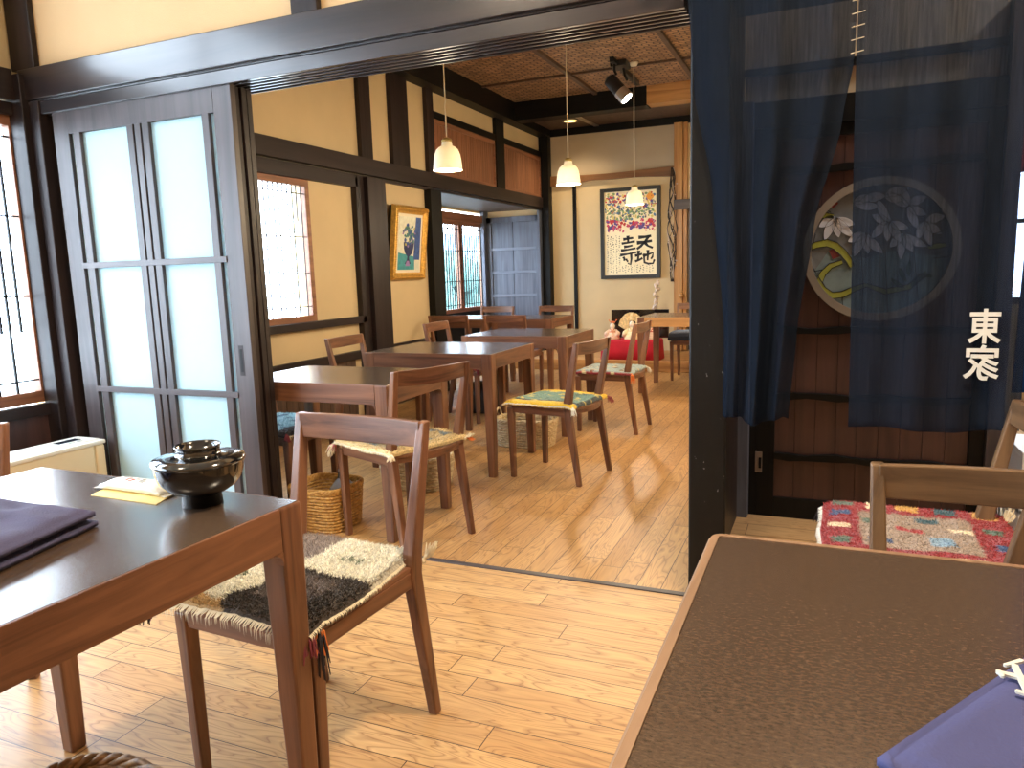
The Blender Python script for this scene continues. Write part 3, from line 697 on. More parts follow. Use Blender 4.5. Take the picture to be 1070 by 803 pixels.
# ================================================================== furniture
def copy_tree(o, parent=None):
    c = o.copy(); COL.objects.link(c)
    if parent: c.parent = parent
    for ch in list(o.children): copy_tree(ch, c)
    return c
def make_chair(mx='walnut_x', mz='walnut_z', my='walnut_y'):
    r = thing('dining_chair', 'x', 'chair')
    for s in (-1, 1):
        part('rear_leg', MB().post([(s*.184, -.232, 0), (s*.180, -.168, .40), (s*.182, -.172, .455), (s*.192, -.232, .768)], [(.026, .026), (.032, .044), (.032, .042), (.024, .026)]), mz, r, .004)
        part('front_leg', MB().post([(s*.176, .188, 0), (s*.182, .190, .40)], [(.026, .028), (.034, .036)]), mz, r, .004)
        part('side_rail', MB().post([(s*.180, .0, .372), (s*.180, .0, .412)], [(.022, .36), (.022, .36)]), my, r, .003)
    part('front_rail', bx(-.166, .166, .178, .202, .365, .408), mx, r, .003)
    rr = []
    for i in range(13):
        t_ = i/12; x = -.168+.336*t_; y = -.178-.045*math.sin(PI*t_)
        rr.append([(x, y-.012, .385), (x, y+.012, .385), (x, y+.012, .418), (x, y-.012, .418)])
    part('rear_rail', MB().loft(rr), mx, r, .003)
    rr = []
    for i in range(15):
        t_ = i/14; x = -.19+.38*t_; y = -.222-.022*math.sin(PI*t_); zt = .768+.0*t_; h = .062+.006*math.sin(PI*t_)
        rr.append([(x, y-.007, zt-h), (x, y+.011, zt-h), (x, y+.007, zt), (x, y-.011, zt)])
    part('back_rest', MB().loft(rr), mx, r, .003)
    rr = []
    n = 12
    for i in range(n+1):
        x = -.19+.38*i/n; dip = -.008*math.sin(PI*i/n); yb = -.195-.035*math.sin(PI*i/n)
        rr.append([(x, yb, .412+dip), (x, .208, .410+dip), (x, .208, .424+dip), (x, yb, .426+dip)])
    part('seat', MB().loft(rr), my, r, .003)
    return r
chair0 = make_chair(); chair0_used = [False]
chairO = make_chair('oiled_walnut_x', 'oiled_walnut_z', 'oiled_walnut_x'); chairO_used = [False]
def put_chair(x, y, face, label, src=None, flag=None, group='walnut dining chairs', sc=1.):
    src = src or chair0; flag = flag or chair0_used
    c = src if not flag[0] else copy_tree(src)
    flag[0] = True
    c.location = (x, y, 0); c.rotation_euler = (0, 0, face-PI/2); c.scale = (sc, sc, sc)
    c['label'] = label; c['group'] = group
    return c

def rug(x, y, face, name, label, colf, w=.40, d=.40, z=.424, th=.022, n=44, tufts=0, tl=.012, fringe='wool_cream', fringe_len=.022, front_drop=.011, tassel=None, seed=1, group='woven rugs laid on the chair seats', sides=False, taper=1.):
    """Pile rug laid on a seat; colf(u, v): u across (chair's right to left 0..1), v back to front 0..1"""
    rnd = random.Random(seed)
    root = thing('seat_rug', label, 'seat rug', (x, y, 0), face-PI/2, group)
    def P(u, v):
        X_ = (u-.5)*w*(taper+(1-taper)*min(1, v*1.6)); Y_ = (v-.5)*d+.005
        ex = max(0, abs(u-.5)*2-.86)/.14; dz = -.005*ex*ex
        if v > .88: dz -= front_drop*((v-.88)/.12)**1.6
        if v < .1: dz -= .004*(.1-v)/.1
        X_ += .006*noise.noise((u*3+seed, v*3, 0)); Y_ += .006*noise.noise((u*3, v*3+seed, 5))
        zz = z+th+dz+.006*noise.noise((u*4+seed, v*4, 2))+.003*noise.noise((u*23, v*23, seed))
        return Vector((X_, Y_, zz))
    mb = MB(); vs = []; cs = []; f = []
    def edge(u, v): return min(u, 1-u, v, 1-v)
    for j in range(n+1):
        for i in range(n+1):
            u, v = i/n, j/n; p = P(u, v); e = edge(u, v)
            if e < .04: p.z -= (1-e/.04)**2*th*.4
            vs.append(p); cs.append(colf(u, v))
    for j in range(n):
        for i in range(n):
            a = j*(n+1)+i; f.append((a, a+1, a+n+2, a+n+1))
    mb.add(vs, f); mb.c += cs
    # underside
    o = len(mb.v); vs2 = []
    for j in range(n+1):
        for i in range(n+1):
            p = P(i/n, j/n); p.z -= th*.95; vs2.append(p)
    mb.add(vs2, [tuple(reversed(q)) for q in f]); mb.c += [tuple(c*.8 for c in q[:3])+(1,) for q in cs]
    ring = [i for i in range(n+1)]+[(k+1)*(n+1)-1 for k in range(1, n+1)]+[n*(n+1)+i for i in range(n-1, -1, -1)]+[k*(n+1) for k in range(n-1, 0, -1)]
    mb.f += [(ring[k], ring[(k+1) % len(ring)], ring[(k+1) % len(ring)]+o, ring[k]+o) for k in range(len(ring))]
    ts = MB()
    for k in range(tufts):
        u, v = rnd.uniform(.01, .99), rnd.uniform(.01, .99); p = P(u, v); p.z -= .002
        e = edge(u, v)
        if e < .04: p.z -= (1-e/.04)**2*th*.4
        l = tl*rnd.uniform(.5, 1.2); a = rnd.uniform(0, 2*PI); b = .0022
        tip = p+Vector((math.cos(a+1)*l*.55+(u-.5)*.01, math.sin(a+1)*l*.55+(v-.5)*.012, l*.75))
        q = [p+Vector((math.cos(a+t_)*b, math.sin(a+t_)*b, 0)) for t_ in (0, 2.1, 4.2)]+[tip]
        c = colf(min(1, max(0, u+rnd.uniform(-.008, .008))), min(1, max(0, v+rnd.uniform(-.008, .008)))); s_ = rnd.uniform(.75, 1.2)
        oo = len(mb.v); mb.v += [tuple(t_) for t_ in q]; mb.c += [tuple(min(1, x_*s_) for x_ in c[:3])+(1,)]*4
        mb.f += [(oo, oo+1, oo+3), (oo+1, oo+2, oo+3), (oo+2, oo, oo+3)]
    part('pile', mb, 'rug_wool', root, 0)
    fr = MB()
    def strand(p, d_, l, wd=.0016):
        side = Vector((-d_.y, d_.x, 0))*wd; end = p+d_*l*.5+Vector((0, 0, -l*.75)); mid = p+d_*l*.5+Vector((0, 0, -l*.2))
        fr.add([p-side, p+side, mid+side*.8, mid-side*.8, end], [(0, 1, 2, 3), (3, 2, 4)])
        fr.add([p-side+Vector((0, 0, .0015)), p+side+Vector((0, 0, .0015)), mid+side*.8, mid-side*.8], [(0, 1, 2, 3)])
    if fringe_len:
        m_ = int(w/.0042)
        for k in range(m_):
            u = (k+.5)/m_; p = P(u, 1.); p.z -= th*.5
            strand(p, Vector((rnd.uniform(-.3, .3), 1, 0)).normalized(), fringe_len*rnd.uniform(.7, 1.2))
            if sides:
                for uu, dx in ((0., -1), (1., 1)):
                    p = P(uu, u); p.z -= th*.5; strand(p, Vector((dx, rnd.uniform(-.3, .3), 0)).normalized(), .012*rnd.uniform(.7, 1.2))
        part('fringe', fr, fringe, root, 0)
    for (tx, ty, mat, hang) in (tassel or []):
        tb = MB(); p0 = Vector(((tx-.5)*w, (ty-.5)*d, z+.006))
        for k in range(22):
            a = rnd.uniform(0, 2*PI); r0 = rnd.uniform(.004, .02)
            out = Vector((math.cos(a), math.sin(a), 0))*r0
            dirx = Vector(((1 if tx > .5 else -1)*.012, (1 if ty > .5 else -1)*.012, 0))
            tb.tube([p0, p0+dirx+out*.6+Vector((0, 0, -hang*.25)), p0+dirx*1.6+out+Vector((0, 0, -hang*rnd.uniform(.7, 1.1)))], [.002, .0028, .0012], 5)
        tb.ball(p0+Vector((0, 0, -.004)), .008, 6)
        part('tassel', tb, mat, root, 0)
    return root

# rug colourings ----------------------------------------------------
C = rgb
cream, oat, sand = C(238, 232, 212), C(214, 198, 156), C(200, 166, 116)
dk, gbr, blk = C(62, 54, 50), C(122, 108, 104), C(34, 30, 30)
def mixc(a, b, t): return tuple(a[i]*(1-t)+b[i]*t for i in range(3))+(1,)
def rug_checker(u, v):                       # u: 0 = world right edge for a chair facing the viewer
    nz = noise.noise((u*6, v*6, 1))*.05
    a, b = u+nz, v+nz
    right = a < .50; front = b > .50
    if right and not front: c = cream
    elif not right and front: c = cream if b < .92 else sand
    elif not right: c = C(156, 142, 134)
    else: c = C(116, 104, 98) if (.13 < a < .43 and .57 < b < .84) else C(74, 66, 60)
    for (cx, cy) in ((.26, .28), (.70, .68)):
        if abs(u-cx) < .07 and abs(v-cy) < .035 and noise.noise((u*50, v*50, 3)) > .0: c = C(96, 110, 84)
    if u > .97 or u < .03: c = mixc(c, dk, .4)
    return c
def rug_beige(u, v):
    c = C(226, 200, 146)
    if .10 < u < .88 and .12 < v < .86: c = C(122, 134, 138) if noise.noise((u*5, v*5, 2)) > -.06 else C(206, 184, 140)
    if .42 < u < .6 and .4 < v < .58: c = C(206, 180, 140)
    for cx, cy in ((.86, .9), (.5, .9), (.14, .88), (.12, .16)):
        if (u-cx)**2+(v-cy)**2 < .0035 and noise.noise((u*40, v*40, 2)) > -.1: c = C(190, 84, 50)
    return c
def rug_teal(u, v):
    if u > .84 or u < .12 or v > .93: return C(240, 200, 62)
    c = C(108, 148, 140)
    if u < .2 or v < .04: c = C(62, 74, 78)
    if noise.noise((u*13, v*9, 4)) > .36: c = C(214, 196, 110)
    if noise.noise((u*10, v*14, 9)) > .5: c = C(60, 90, 120)
    return c
def rug_sea(u, v):
    c = C(150, 170, 172)
    if v > .985 or u > .985 or u < .015: c = C(150, 60, 66)
    if noise.noise((u*12, v*8, 1)) > .3: c = C(206, 190, 150)
    if noise.noise((u*9, v*12, 7)) > .38: c = C(116, 84, 60)
    return c
def rug_ice(u, v): 
    c = C(160, 206, 216) if noise.noise((u*8, v*8, 1)) > -.2 else C(96, 130, 150)
    if v > .86: c = C(50, 50, 56)
    return c
def rug_red(u, v):
    c = C(160, 58, 46)
    if noise.noise((u*9, v*9, 1)) > .3: c = C(196, 96, 60)
    return c
def rug_denim(u, v):
    return C(92, 106, 124) if v < .75 and .12 < u < .88 else C(38, 40, 48)
def rug_patch(u, v):                         # chair faces -x; u: 0 at world far side (+y), 1 near side; v: 0 back (+x), 1 front (-x)
    c = C(150, 48, 50)
    if .2 < u < .80 and .22 < v < .80: c = C(164, 144, 126)
    def r(cu, cv, wu, wv): 
        n_ = noise.noise((u*18, v*18, 3))*.012
        return abs(u-cu+n_) < wu and abs(v-cv-n_) < wv
    pal = dict(b=C(70, 92, 130), l=C(140, 168, 188), g=C(96, 116, 100), y=C(206, 160, 84), w=C(234, 216, 184), t=C(62, 92, 100), r=C(176, 66, 66))
    for cu, cv, wu, wv, k in ((.08, .92, .035, .05, 'b'), (.26, .90, .04, .05, 'g'), (.50, .90, .045, .055, 'w'), (.74, .90, .04, .055, 'b'), (.92, .88, .04, .06, 'g'),
                              (.30, .70, .03, .06, 'b'), (.62, .72, .045, .06, 'g'), (.50, .54, .035, .07, 'r'), (.34, .40, .06, .06, 'l'), (.70, .44, .045, .06, 't'), (.56, .28, .03, .05, 'w'),
                              (.92, .70, .06, .055, 'w'), (.92, .52, .06, .06, 'y'), (.92, .32, .06, .06, 't'), (.90, .12, .06, .06, 'y'), (.10, .60, .035, .06, 'w'), (.10, .30, .035, .06, 'w'), (.36, .1, .04, .05, 'b'), (.62, .12, .04, .05, 'g')):
        if r(cu, cv, wu, wv): c = pal[k]
    return c
def rug_plain(u, v): return C(150, 140, 120)

# chair, seat rug pairs ------------------------------------------------
G1 = 'walnut dining chairs'
fa = math.radians
# nearest chair, behind the near left table, facing the viewer
cx, cy, fc = -1.125, 1.345, fa(-93.5)
put_chair(cx, cy, fc, 'nearest walnut chair, with its cream and black pile rug, tucked under the left table', sc=1.02)
rug(cx-.038, cy, fc, 'rug', 'thick cream, grey and black checked pile rug on the nearest chair', rug_checker, taper=.84, w=.485, d=.43, tufts=18000, tl=.013, sides=True, fringe_len=.035, n=60, front_drop=.006, th=.026, z=.432,
    tassel=[(.99, .97, 'wool_dark', .07), (.98, .96, 'wool_wine', .06), (.03, .98, 'wool_wine', .05), (.04, .90, 'wool_dark', .10), (.05, .89, 'wool_orange', .06), (.01, .03, 'wool_cream', -.04)], seed=3)
# chair at table A
cx, cy, fc = -1.71, 2.735, fa(159)
put_chair(cx, cy, fc, 'walnut chair with beige and grey rug, angled beside the first back table')
rug(cx, cy, fc, 'rug', 'beige pile rug with grey blue field and rust flowers', rug_beige, w=.43, d=.42, tufts=4500, sides=True, tassel=[(.02, .02, 'wool_cream', .02), (.98, .98, 'wool_cream', .05), (.97, .03, 'wool_orange', .015), (.95, .02, 'wool_cream', -.02), (.01, .97, 'wool_cream', .06), (.03, .96, 'wool_rose', .04)], seed=5)
# chair at table B
cx, cy, fc = -1.39, 3.872, fa(170)
put_chair(cx, cy, fc, 'walnut chair with the yellow bordered teal rug, at the second back table')
rug(cx, cy, fc, 'rug', 'teal rug with bright yellow border and white fringe on a chair', rug_teal, w=.43, d=.44, fringe='wool_white', fringe_len=.03, sides=True, tufts=1800, tl=.006, tassel=[(.98, .02, 'wool_rose', .04), (.98, .98, 'wool_rose', .05), (.02, .02, 'wool_white', .04)], seed=6)
# chair at table C
cx, cy, fc = -1.425, 5.15, fa(178)
put_chair(cx, cy, fc, 'walnut chair with the pale sea green rug, at the third back table')
rug(cx, cy, fc, 'rug', 'pale sea green rug with thin red edge on a chair', rug_sea, w=.42, d=.42, fringe_len=.0, tassel=[(.98, .02, 'wool_white', .05), (.02, .02, 'wool_orange', .06)], seed=7)
# wall side chairs facing +x
cx, cy = -2.38, 2.87
put_chair(cx-.12, cy, fa(2), 'chair with the icy blue rug behind the stacked sliding doors')
rug(cx-.12, cy, fa(2), 'rug', 'icy blue and dark rug glimpsed between sliding doors and nearest chair', rug_ice, w=.42, d=.42, tufts=1500, seed=8, tassel=[(.98, .98, 'wool_wine', .03)])
put_chair(-2.64, 3.98, fa(2), 'walnut chair with its back to the left wall, under the broad dark post')
put_chair(-2.64, 5.20, fa(2), 'walnut chair with the rust red rug, backed against the wall below the painting')
rug(-2.64, 5.20, fa(2), 'rug', 'rust red rug on the chair below the painting', rug_red, w=.41, d=.41, fringe_len=0, seed=9, tassel=[(.98, .98, 'wool_wine', .05)])
put_chair(-2.645, 6.27, fa(90), 'walnut chair in front of the farthest middle table, its back to the viewer')
put_chair(-3.22, 6.29, fa(90), 'walnut chair at the bay table beside the black bay post')
put_chair(-2.74, 7.45, fa(-90), 'pale topped chair behind the farthest middle table, nearest the far corner')
put_chair(-3.43, 7.42, fa(-90), 'pale topped chair behind the bay table in front of the slate door')
# chair by the far right table
put_chair(-1.27, 7.70, fa(-90), 'chair with a thick denim blue cushion beyond the far right table')
rug(-1.27, 7.70, fa(-90), 'rug', 'thick denim blue and black cushion on the chair at the far right', rug_denim, w=.43, d=.43, th=.07, fringe_len=0, seed=10)
# right foreground chairs
G2 = 'oiled walnut chairs at the right'
put_chair(.285, 1.27, fa(-90), 'light brown chair behind the right front table, only its back showing', chairO, chairO_used, G2)
put_chair(.235, 2.09, fa(180), 'chair holding the red patchwork rug, its post leaning at the right edge', chairO, chairO_used, G2)
rug(.235, 2.09, fa(180), 'rug', 'red pile rug with coloured patches and a beige field, behind the right table', rug_patch, w=.46, d=.46, tufts=9000, tl=.008, n=60, sides=True, fringe='wool_white', fringe_len=.02, seed=11, tassel=[(.97, .03, 'wool_cream', -.03), (.90, .03, 'wool_cream', -.03), (.97, .10, 'wool_cream', .02), (.98, .98, 'wool_dark', .06), (.0, .98, 'wool_cream', .03)])
# far left foreground chair (post at the left image border)
put_chair(-2.18, 1.02, fa(-62), 'chair left of the bowl, only one back post showing at the left edge', group=G1)

# tables ----------------------------------------------------------------
def table(x0, x1, y0, y1, z, label, mats=('walnut_x', 'walnut_y', 'walnut_z'), group='dark topped walnut tables', rot=0., lt=.062, round_=.004, ah=.085):
    cx, cy = (x0+x1)/2, (y0+y1)/2; hx, hy = (x1-x0)/2, (y1-y0)/2
    r = thing('dining_table', label, 'table', (cx, cy, 0), rot, group)
    e = .016
    part('table_top', bx(-hx+.005, hx-.005, -hy+.005, hy-.005, z-.012, z+.0006) if round_ < .01 else bx(-hx+e, hx-e, -hy+e, hy-e, z-.02, z), 'table_veneer', r, .0008)
    f = MB()
    if round_ < .01:
        part('front_apron', bx(-hx+lt, hx-lt, -hy+.0005, -hy+e, z-ah, z), mats[0], r, .0015)
        part('back_apron', bx(-hx+lt, hx-lt, hy-e, hy-.0005, z-ah, z), mats[0], r, .0015)
        part('left_apron', bx(-hx+.0005, -hx+e, -hy+lt, hy-lt, z-ah, z), mats[1], r, .0015)
        part('right_apron', bx(hx-e, hx-.0005, -hy+lt, hy-lt, z-ah, z), mats[1], r, .0015)
    else:
        # solid edge band with rounded corners
        def rr_(off, rad, n=8):
            pts = []
            for (sx, sy, a0) in ((1, 1, 0), (-1, 1, 90), (-1, -1, 180), (1, -1, 270)):
                for k in range(n+1):
                    a = math.radians(a0+90*k/n); pts.append((sx*(hx-off-rad)+rad*math.cos(a), sy*(hy-off-rad)+rad*math.sin(a)))
            return pts
        o_, i_ = rr_(0, round_), rr_(e, max(.004, round_-e)); mid = rr_(.005, round_-.003)
        rings = [[(a, b, z-.055) for a, b in i_], [(a, b, z-.055) for a, b in rr_(.004, round_)], [(a, b, z-.05) for a, b in o_], [(a, b, z-.006) for a, b in o_], [(a, b, z+.001) for a, b in mid], [(a, b, z+.001) for a, b in i_], [(a, b, z-.02) for a, b in i_]]
        rings = [list(r_) for r_ in rings]; rings.append(rings[0])
        part('edge_band', MB().loft(rings, cap=False), 'oiled_edge', r, 0, smooth=False)
    for sx in (-1, 1):
        for sy in (-1, 1):
            a = lt/2; b = lt*.68/2
            X_, Y_ = sx*(hx-a), sy*(hy-a); X2, Y2 = sx*(hx-b-.004), sy*(hy-b-.004)
            ztop = z-.0004 if round_ < .01 else z-.055
            nr = [(X_, Y_, ztop), (X_, Y_, z-ah), (X2, Y2, 0)]
            sec = [(lt, lt), (lt, lt), (lt*.68, lt*.68)]
            mb_ = MB().post(nr[::-1], sec[::-1])
            # small gusset giving the rounded inner shoulder
            part('leg', mb_, mats[2], r, .005 if round_ < .01 else .003)
            if round_ < .01:
                rg = .028
                for ax in (0, 1):
                    g = MB()
                    prof = [(0, 0), (rg, 0)]+[(rg-rg*math.sin(PI/2*k/5), -(rg-rg*math.cos(PI/2*k/5))) for k in range(1, 6)]
                    if ax == 0: P3 = [(X_-sx*(a+q), Y_+sy*(a-.0), z-ah+w_) for q, w_ in prof]; g.prism(P3, (0, -sy*(e+.001), 0))
                    else: P3 = [(X_+sx*a, Y_-sy*(a+q), z-ah+w_) for q, w_ in prof]; g.prism(P3, (-sx*(e+.001), 0, 0))
                    part('corner_gusset', g, mats[0], r, 0)
    return r
table(-1.735, -.945, .465, 1.132, .715, 'near left table carrying the black lidded bowl', rot=fa(-2.2), lt=.058)
table(-2.51, -1.685, 2.60, 3.14, .69, 'first back table, beside the stacked sliding doors')
table(-2.515, -1.692, 3.668, 4.318, .70, 'second back table, mid picture, with the window mirrored in its top')
table(-2.43, -1.635, 4.76, 5.42, .70, 'third back table, behind the mirrored one')
table(-1.60, -.80, 6.67, 7.37, .70, 'far right table in front of the red doll stand', ('honey_x', 'honey_y', 'walnut_z'))
table(-2.985, -2.37, 6.50, 7.17, .70, 'farthest middle table near the slate bay door')
table(-3.60, -3.04, 6.52, 7.20, .70, 'table reaching into the window bay at the far left')
table(-.171, .70, .36, 1.222, .70, 'right foreground table with rounded pale edge and folded blue cloth', ('oiled_walnut_x',)*2+('oiled_walnut_z',), round_=.022, rot=0)

# baskets ------------------------------------------------------------------
def basket(name, label, loc, rz, w, d, h, mat, rows=14, handle=False, group=None, round_=.35, liner=None, flare=1.12):
    root = thing(name, label, 'basket', loc, rz, group)
    def outline(sc_, n=72, wob=0., ph=0):
        pts = []
        for k in range(n):
            a = 2*PI*k/n; c, s = math.cos(a), math.sin(a)
            e = round_; x = abs(c)**e*(1 if c > 0 else -1)*w/2*sc_; y = abs(s)**e*(1 if s > 0 else -1)*d/2*sc_
            wv = 1+wob*math.sin(k*PI/2+ph); pts.append((x*wv, y*wv))
        return pts
    mb = MB()
    for r_ in range(rows):
        z0 = h*r_/rows; sc_ = (1/flare)+(1-1/flare)*r_/rows
        base = outline(sc_, 96, .018, PI*(r_ % 2)); rad = h/rows*.52
        rings = []
        for k in range(96):
            x, y = base[k]; l = math.hypot(x, y); nx, ny = x/l, y/l; rings.append([(x+nx*rad*math.cos(t_), y+ny*rad*math.cos(t_), z0+rad+rad*math.sin(t_)) for t_ in (0, 1.26, 2.51, 3.77, 5.03)])
        rings.append(rings[0]); mb.loft(rings, cap=False)
    part('weave', mb, mat, root, 0, smooth=True)
    fl = MB(); fl.prism([(x, y, .004) for x, y in outline(1/flare, 40)], (0, 0, .006)); part('base', fl, mat, root, 0)
    rim = MB(); o_ = outline(1.0, 96)
    for s_ in (0, 1, 2):
        pts = []
        for k in range(97):
            x, y = o_[k % 96]; a = k*.8+s_*2.09; pts.append((x*(1+.02*math.cos(a)), y*(1+.02*math.cos(a)), h+.006+.008*math.sin(a)))
        rim.tube(pts, .007, 6)
    part('braided_rim', rim, mat, root, 0, smooth=True)
    if handle:
        for s_ in (-1, 1):
            hp = [(s_*w/2*1.0, .05*math.cos(PI*t_/8), h+.0+.07*math.sin(PI*t_/8)) for t_ in range(9)]
            part('handle', MB().tube(hp, .007, 6), mat, root, 0, smooth=True)
    if liner:
        lm = MB(); lm.prism([(x, y, h*.45) for x, y in outline(.93, 40)], (0, 0, .02)); part('liner', lm, liner, root, 0)
    return root
basket('luggage_basket', 'golden wicker basket on the floor under the first back table', (-2.125, 2.725, 0), .0, .28, .26, .19, 'wicker_gold', 13, group='wicker floor baskets', round_=.45)
basket('luggage_basket', 'pale wicker basket with handles between second chair and mirrored table', (-2.05, 3.42, 0), .05, .40, .26, .17, 'wicker_pale', 11, True, group='wicker floor baskets', round_=.6)
basket('luggage_basket', 'pale wicker basket behind the yellow bordered chair', (-1.83, 4.485, 0), .0, .40, .27, .17, 'wicker_pale', 11, True, group='wicker floor baskets', round_=.6)
basket('luggage_basket', 'brown wicker basket at the bottom left corner, only the rim showing', (-1.17, .765, 0), -.1, .34, .27, .225, 'wicker_brown', 12, group='wicker floor baskets', round_=.8)
# dark bags behind the mirrored table
b_ = MB()
for k, (sx, sz) in enumerate(((1, .0), (1.05, .06), (.98, .16), (.8, .24), (.3, .27))): pass
def bag(name, label, c, w, d, h, mat):
    rings = []
    for t_, s_ in ((0, .9), (.1, 1.), (.5, 1.02), (.8, .86), (.97, .5), (1., .3)):
        rings.append([(c[0]+w/2*s_*math.copysign(abs(math.cos(a))**.5, math.cos(a)), c[1]+d/2*s_*math.copysign(abs(math.sin(a))**.5, math.sin(a))*(1 if t_ < .9 else .6), c[2]+h*t_) for a in [2*PI*k/20 for k in range(20)]])
    r = thing(name, label, 'bag', (0, 0, 0))
    part('body', MB().loft(rings), mat, r, 0, smooth=True)
    part('strap', MB().tube([(c[0]-w*.2, c[1], c[2]+h*.95), (c[0]-w*.12, c[1], c[2]+h*1.2), (c[0]+w*.12, c[1], c[2]+h*1.2), (c[0]+w*.2, c[1], c[2]+h*.95)], .008, 6), mat, r, 0, smooth=True)
bag('fabric_pouch', 'grey soft pouch standing in the golden floor basket', (-2.07, 2.78, .012), .13, .10, .2, 'lining_grey')
bag('shoulder_bag', 'dark soft bag on the floor behind the mirrored table', (-2.62, 5.5, 0), .34, .2, .26, 'black_metal')

# things on the near left table --------------------------------------------
# lidded bowl
bc = on_z(212, 526, .7156)
bowl = thing('soup_bowl', 'black lacquer lidded bowl at the corner of the near left table', 'bowl', (bc.x, bc.y, .7156))
part('bowl_body', MB().lathe([(.0002, .012), (.032, .012), (.034, 0), (.038, 0), (.036, .020), (.048, .026), (.064, .036), (.075, .050), (.0805, .066), (.082, .082), (.0825, .085), (.079, .085), (.074, .06), (.05, .03), (.0002, .026)], n=48), 'black_lacquer', bowl, 0, smooth=True)
part('lid', MB().lathe([(.076, .083), (.0845, .083), (.0865, .087), (.084, .092), (.062, .096), (.042, .0985), (.0395, .100), (.0405, .112), (.0425, .1155), (.0415, .117), (.0385, .113), (.0375, .103), (.0002, .102)], n=48), 'black_lacquer', bowl, 0, smooth=True)
# wrapped wet towel on yellow paper
def at(px, py, z=.7158): return on_z(px, py, z)
a1, a2, a3, a4 = at(95, 518), at(163, 528), at(181, 517), at(118, 507)
slip = MB().prism([a1, a2, a3, a4], (0, 0, .0012)).build('paper_slip', 'paper_yellow'); tag(slip, 'yellow paper slip lying under the wrapped towel', 'paper')
root = thing('wrapped_towel', 'white wrapped hand towel with a red mark, left of the bowl', 'towel', (0, 0, 0))
v0 = at(101, 513); ex = (at(163, 524)-at(101, 515)); ln = ex.length; ex.normalize(); ey = Vector((-ex.y, ex.x, 0))
mb = MB(); rings = []
for i in range(17):
    t_ = i/16; hw = .021*(1+.02*math.sin(i*2)); hh = .019*min(1, math.sin(PI*min(max(t_*1.0, .06), .94))*2.2)+.001
    c0 = v0+ex*(t_*(ln+.01)-.003)+ey*.028
    rings.append([tuple(c0+ey*(hw*q)+Vector((0, 0, .0022+hh*w_))) for q, w_ in ((-1, .15), (-1.02, .6), (-.85, 1), (0, 1.08), (.85, 1), (1.02, .6), (1, .15), (0, 0))])
part('wrapper', mb.loft(rings), 'wrapper', root, 0, smooth=True)
fn = MB()
for e_, sg in ((v0+ey*.028-ex*.002, -1), (v0+ex*(ln+.006)+ey*.028, 1)):
    fn.prism([tuple(e_-ey*.021+Vector((0, 0, .004))), tuple(e_+ey*.021+Vector((0, 0, .004))), tuple(e_+ex*(.014*sg)+ey*.023+Vector((0, 0, .003))), tuple(e_+ex*(.014*sg)-ey*.023+Vector((0, 0, .003)))], (0, 0, .001))
part('crimped_end', fn, 'wrapper', root, 0)
mk = MB()
def mark(mbx, u, v, du, dv, skew=0):
    c0 = v0+ex*(u*ln)+ey*(.028+v*.018)+Vector((0, 0, .0236))
    mbx.prism([tuple(c0+ex*(-du+skew*-1)-ey*dv), tuple(c0+ex*(du-skew)-ey*dv), tuple(c0+ex*(du+skew)+ey*dv), tuple(c0+ex*(-du+skew)+ey*dv)], (0, 0, .0006))
for u, v, du, dv, sk in ((.42, .1, .010, .0016, .002), (.46, -.3, .003, .006, .001), (.38, -.2, .002, .005, -.001), (.5, .3, .004, .0015, 0)): mark(mk, u, v, du, dv, sk)
part('red_mark', mk, 'ink_red', root, 0)
mk = MB()
for u, v, du, dv, sk in ((.62, -.1, .007, .0016, .001), (.60, .35, .005, .0013, 0), (.64, -.5, .006, .0013, 0), (.3, .55, .012, .001, 0)): mark(mk, u, v, du, dv, sk)
part('dark_mark', mk, 'ink_slate', root, 0)
# folded cloths
def folded_cloth(name, label, corners, z0, th, mat, layers=3, seed=0, group=None, wob_=1., edge=.06):
    r = thing(name, label, 'cloth', (0, 0, 0)); rnd = random.Random(seed)
    c = [Vector(q) for q in corners]
    n = 22
    for l in range(layers):
        mb = MB(); vs = []; fs = []
        h0 = z0+.002+th*l/layers; hl = th/layers*.96
        def P(u, v, top):
            p = c[0]*(1-u)*(1-v)+c[1]*u*(1-v)+c[2]*u*v+c[3]*(1-u)*v
            e = min(u, 1-u, v, 1-v); ed = min(1, e/edge)
            rnd_ = math.sqrt(max(0, 1-(1-ed)**2))
            wob = wob_*.003*noise.noise((u*5+seed+l, v*5, l))*(1 if top else .3)+.0012*noise.noise((u*17, v*17, seed+l))
            z = h0+(hl if top else 0)*(rnd_ if top else 1)+wob*ed+(hl*.5*(1-rnd_) if not top else 0)
            cen = (c[0]+c[1]+c[2]+c[3])/4; out = (p-cen)*(.012*l*(-1)+.02*noise.noise((u*3+l*7, v*3, seed)))
            return (p.x+out.x, p.y+out.y, max(z0+.0008, z))
        for top in (1, 0):
            o_ = len(vs)
            for j in range(n+1):
                for i in range(n+1): vs.append(P(i/n, j/n, top))
            for j in range(n):
                for i in range(n):
                    a = o_+j*(n+1)+i; q = (a, a+1, a+n+2, a+n+1); fs.append(q if top else q[::-1])
        ring = [i for i in range(n+1)]+[(k+1)*(n+1)-1 for k in range(1, n+1)]+[n*(n+1)+i for i in range(n-1, -1, -1)]+[k*(n+1) for k in range(n-1, 0, -1)]
        o_ = (n+1)**2
        fs += [(ring[k], ring[(k+1) % len(ring)], ring[(k+1) % len(ring)]+o_, ring[k]+o_) for k in range(len(ring))]
        part('fold', mb.add(vs, fs), mat, r, 0, smooth=True)
    return r
folded_cloth('folded_cloth', 'folded mauve cloth on the near left table', [(-1.45, .58, 0), (-1.13, .635, 0), (-1.185, .875, 0), (-1.52, .87, 0)], .7158, .036, 'cotton_mauve', 2, 2, wob_=3.2, edge=.13)
c1, c2 = on_z(913, 788, .728), on_z(1036, 706, .728)
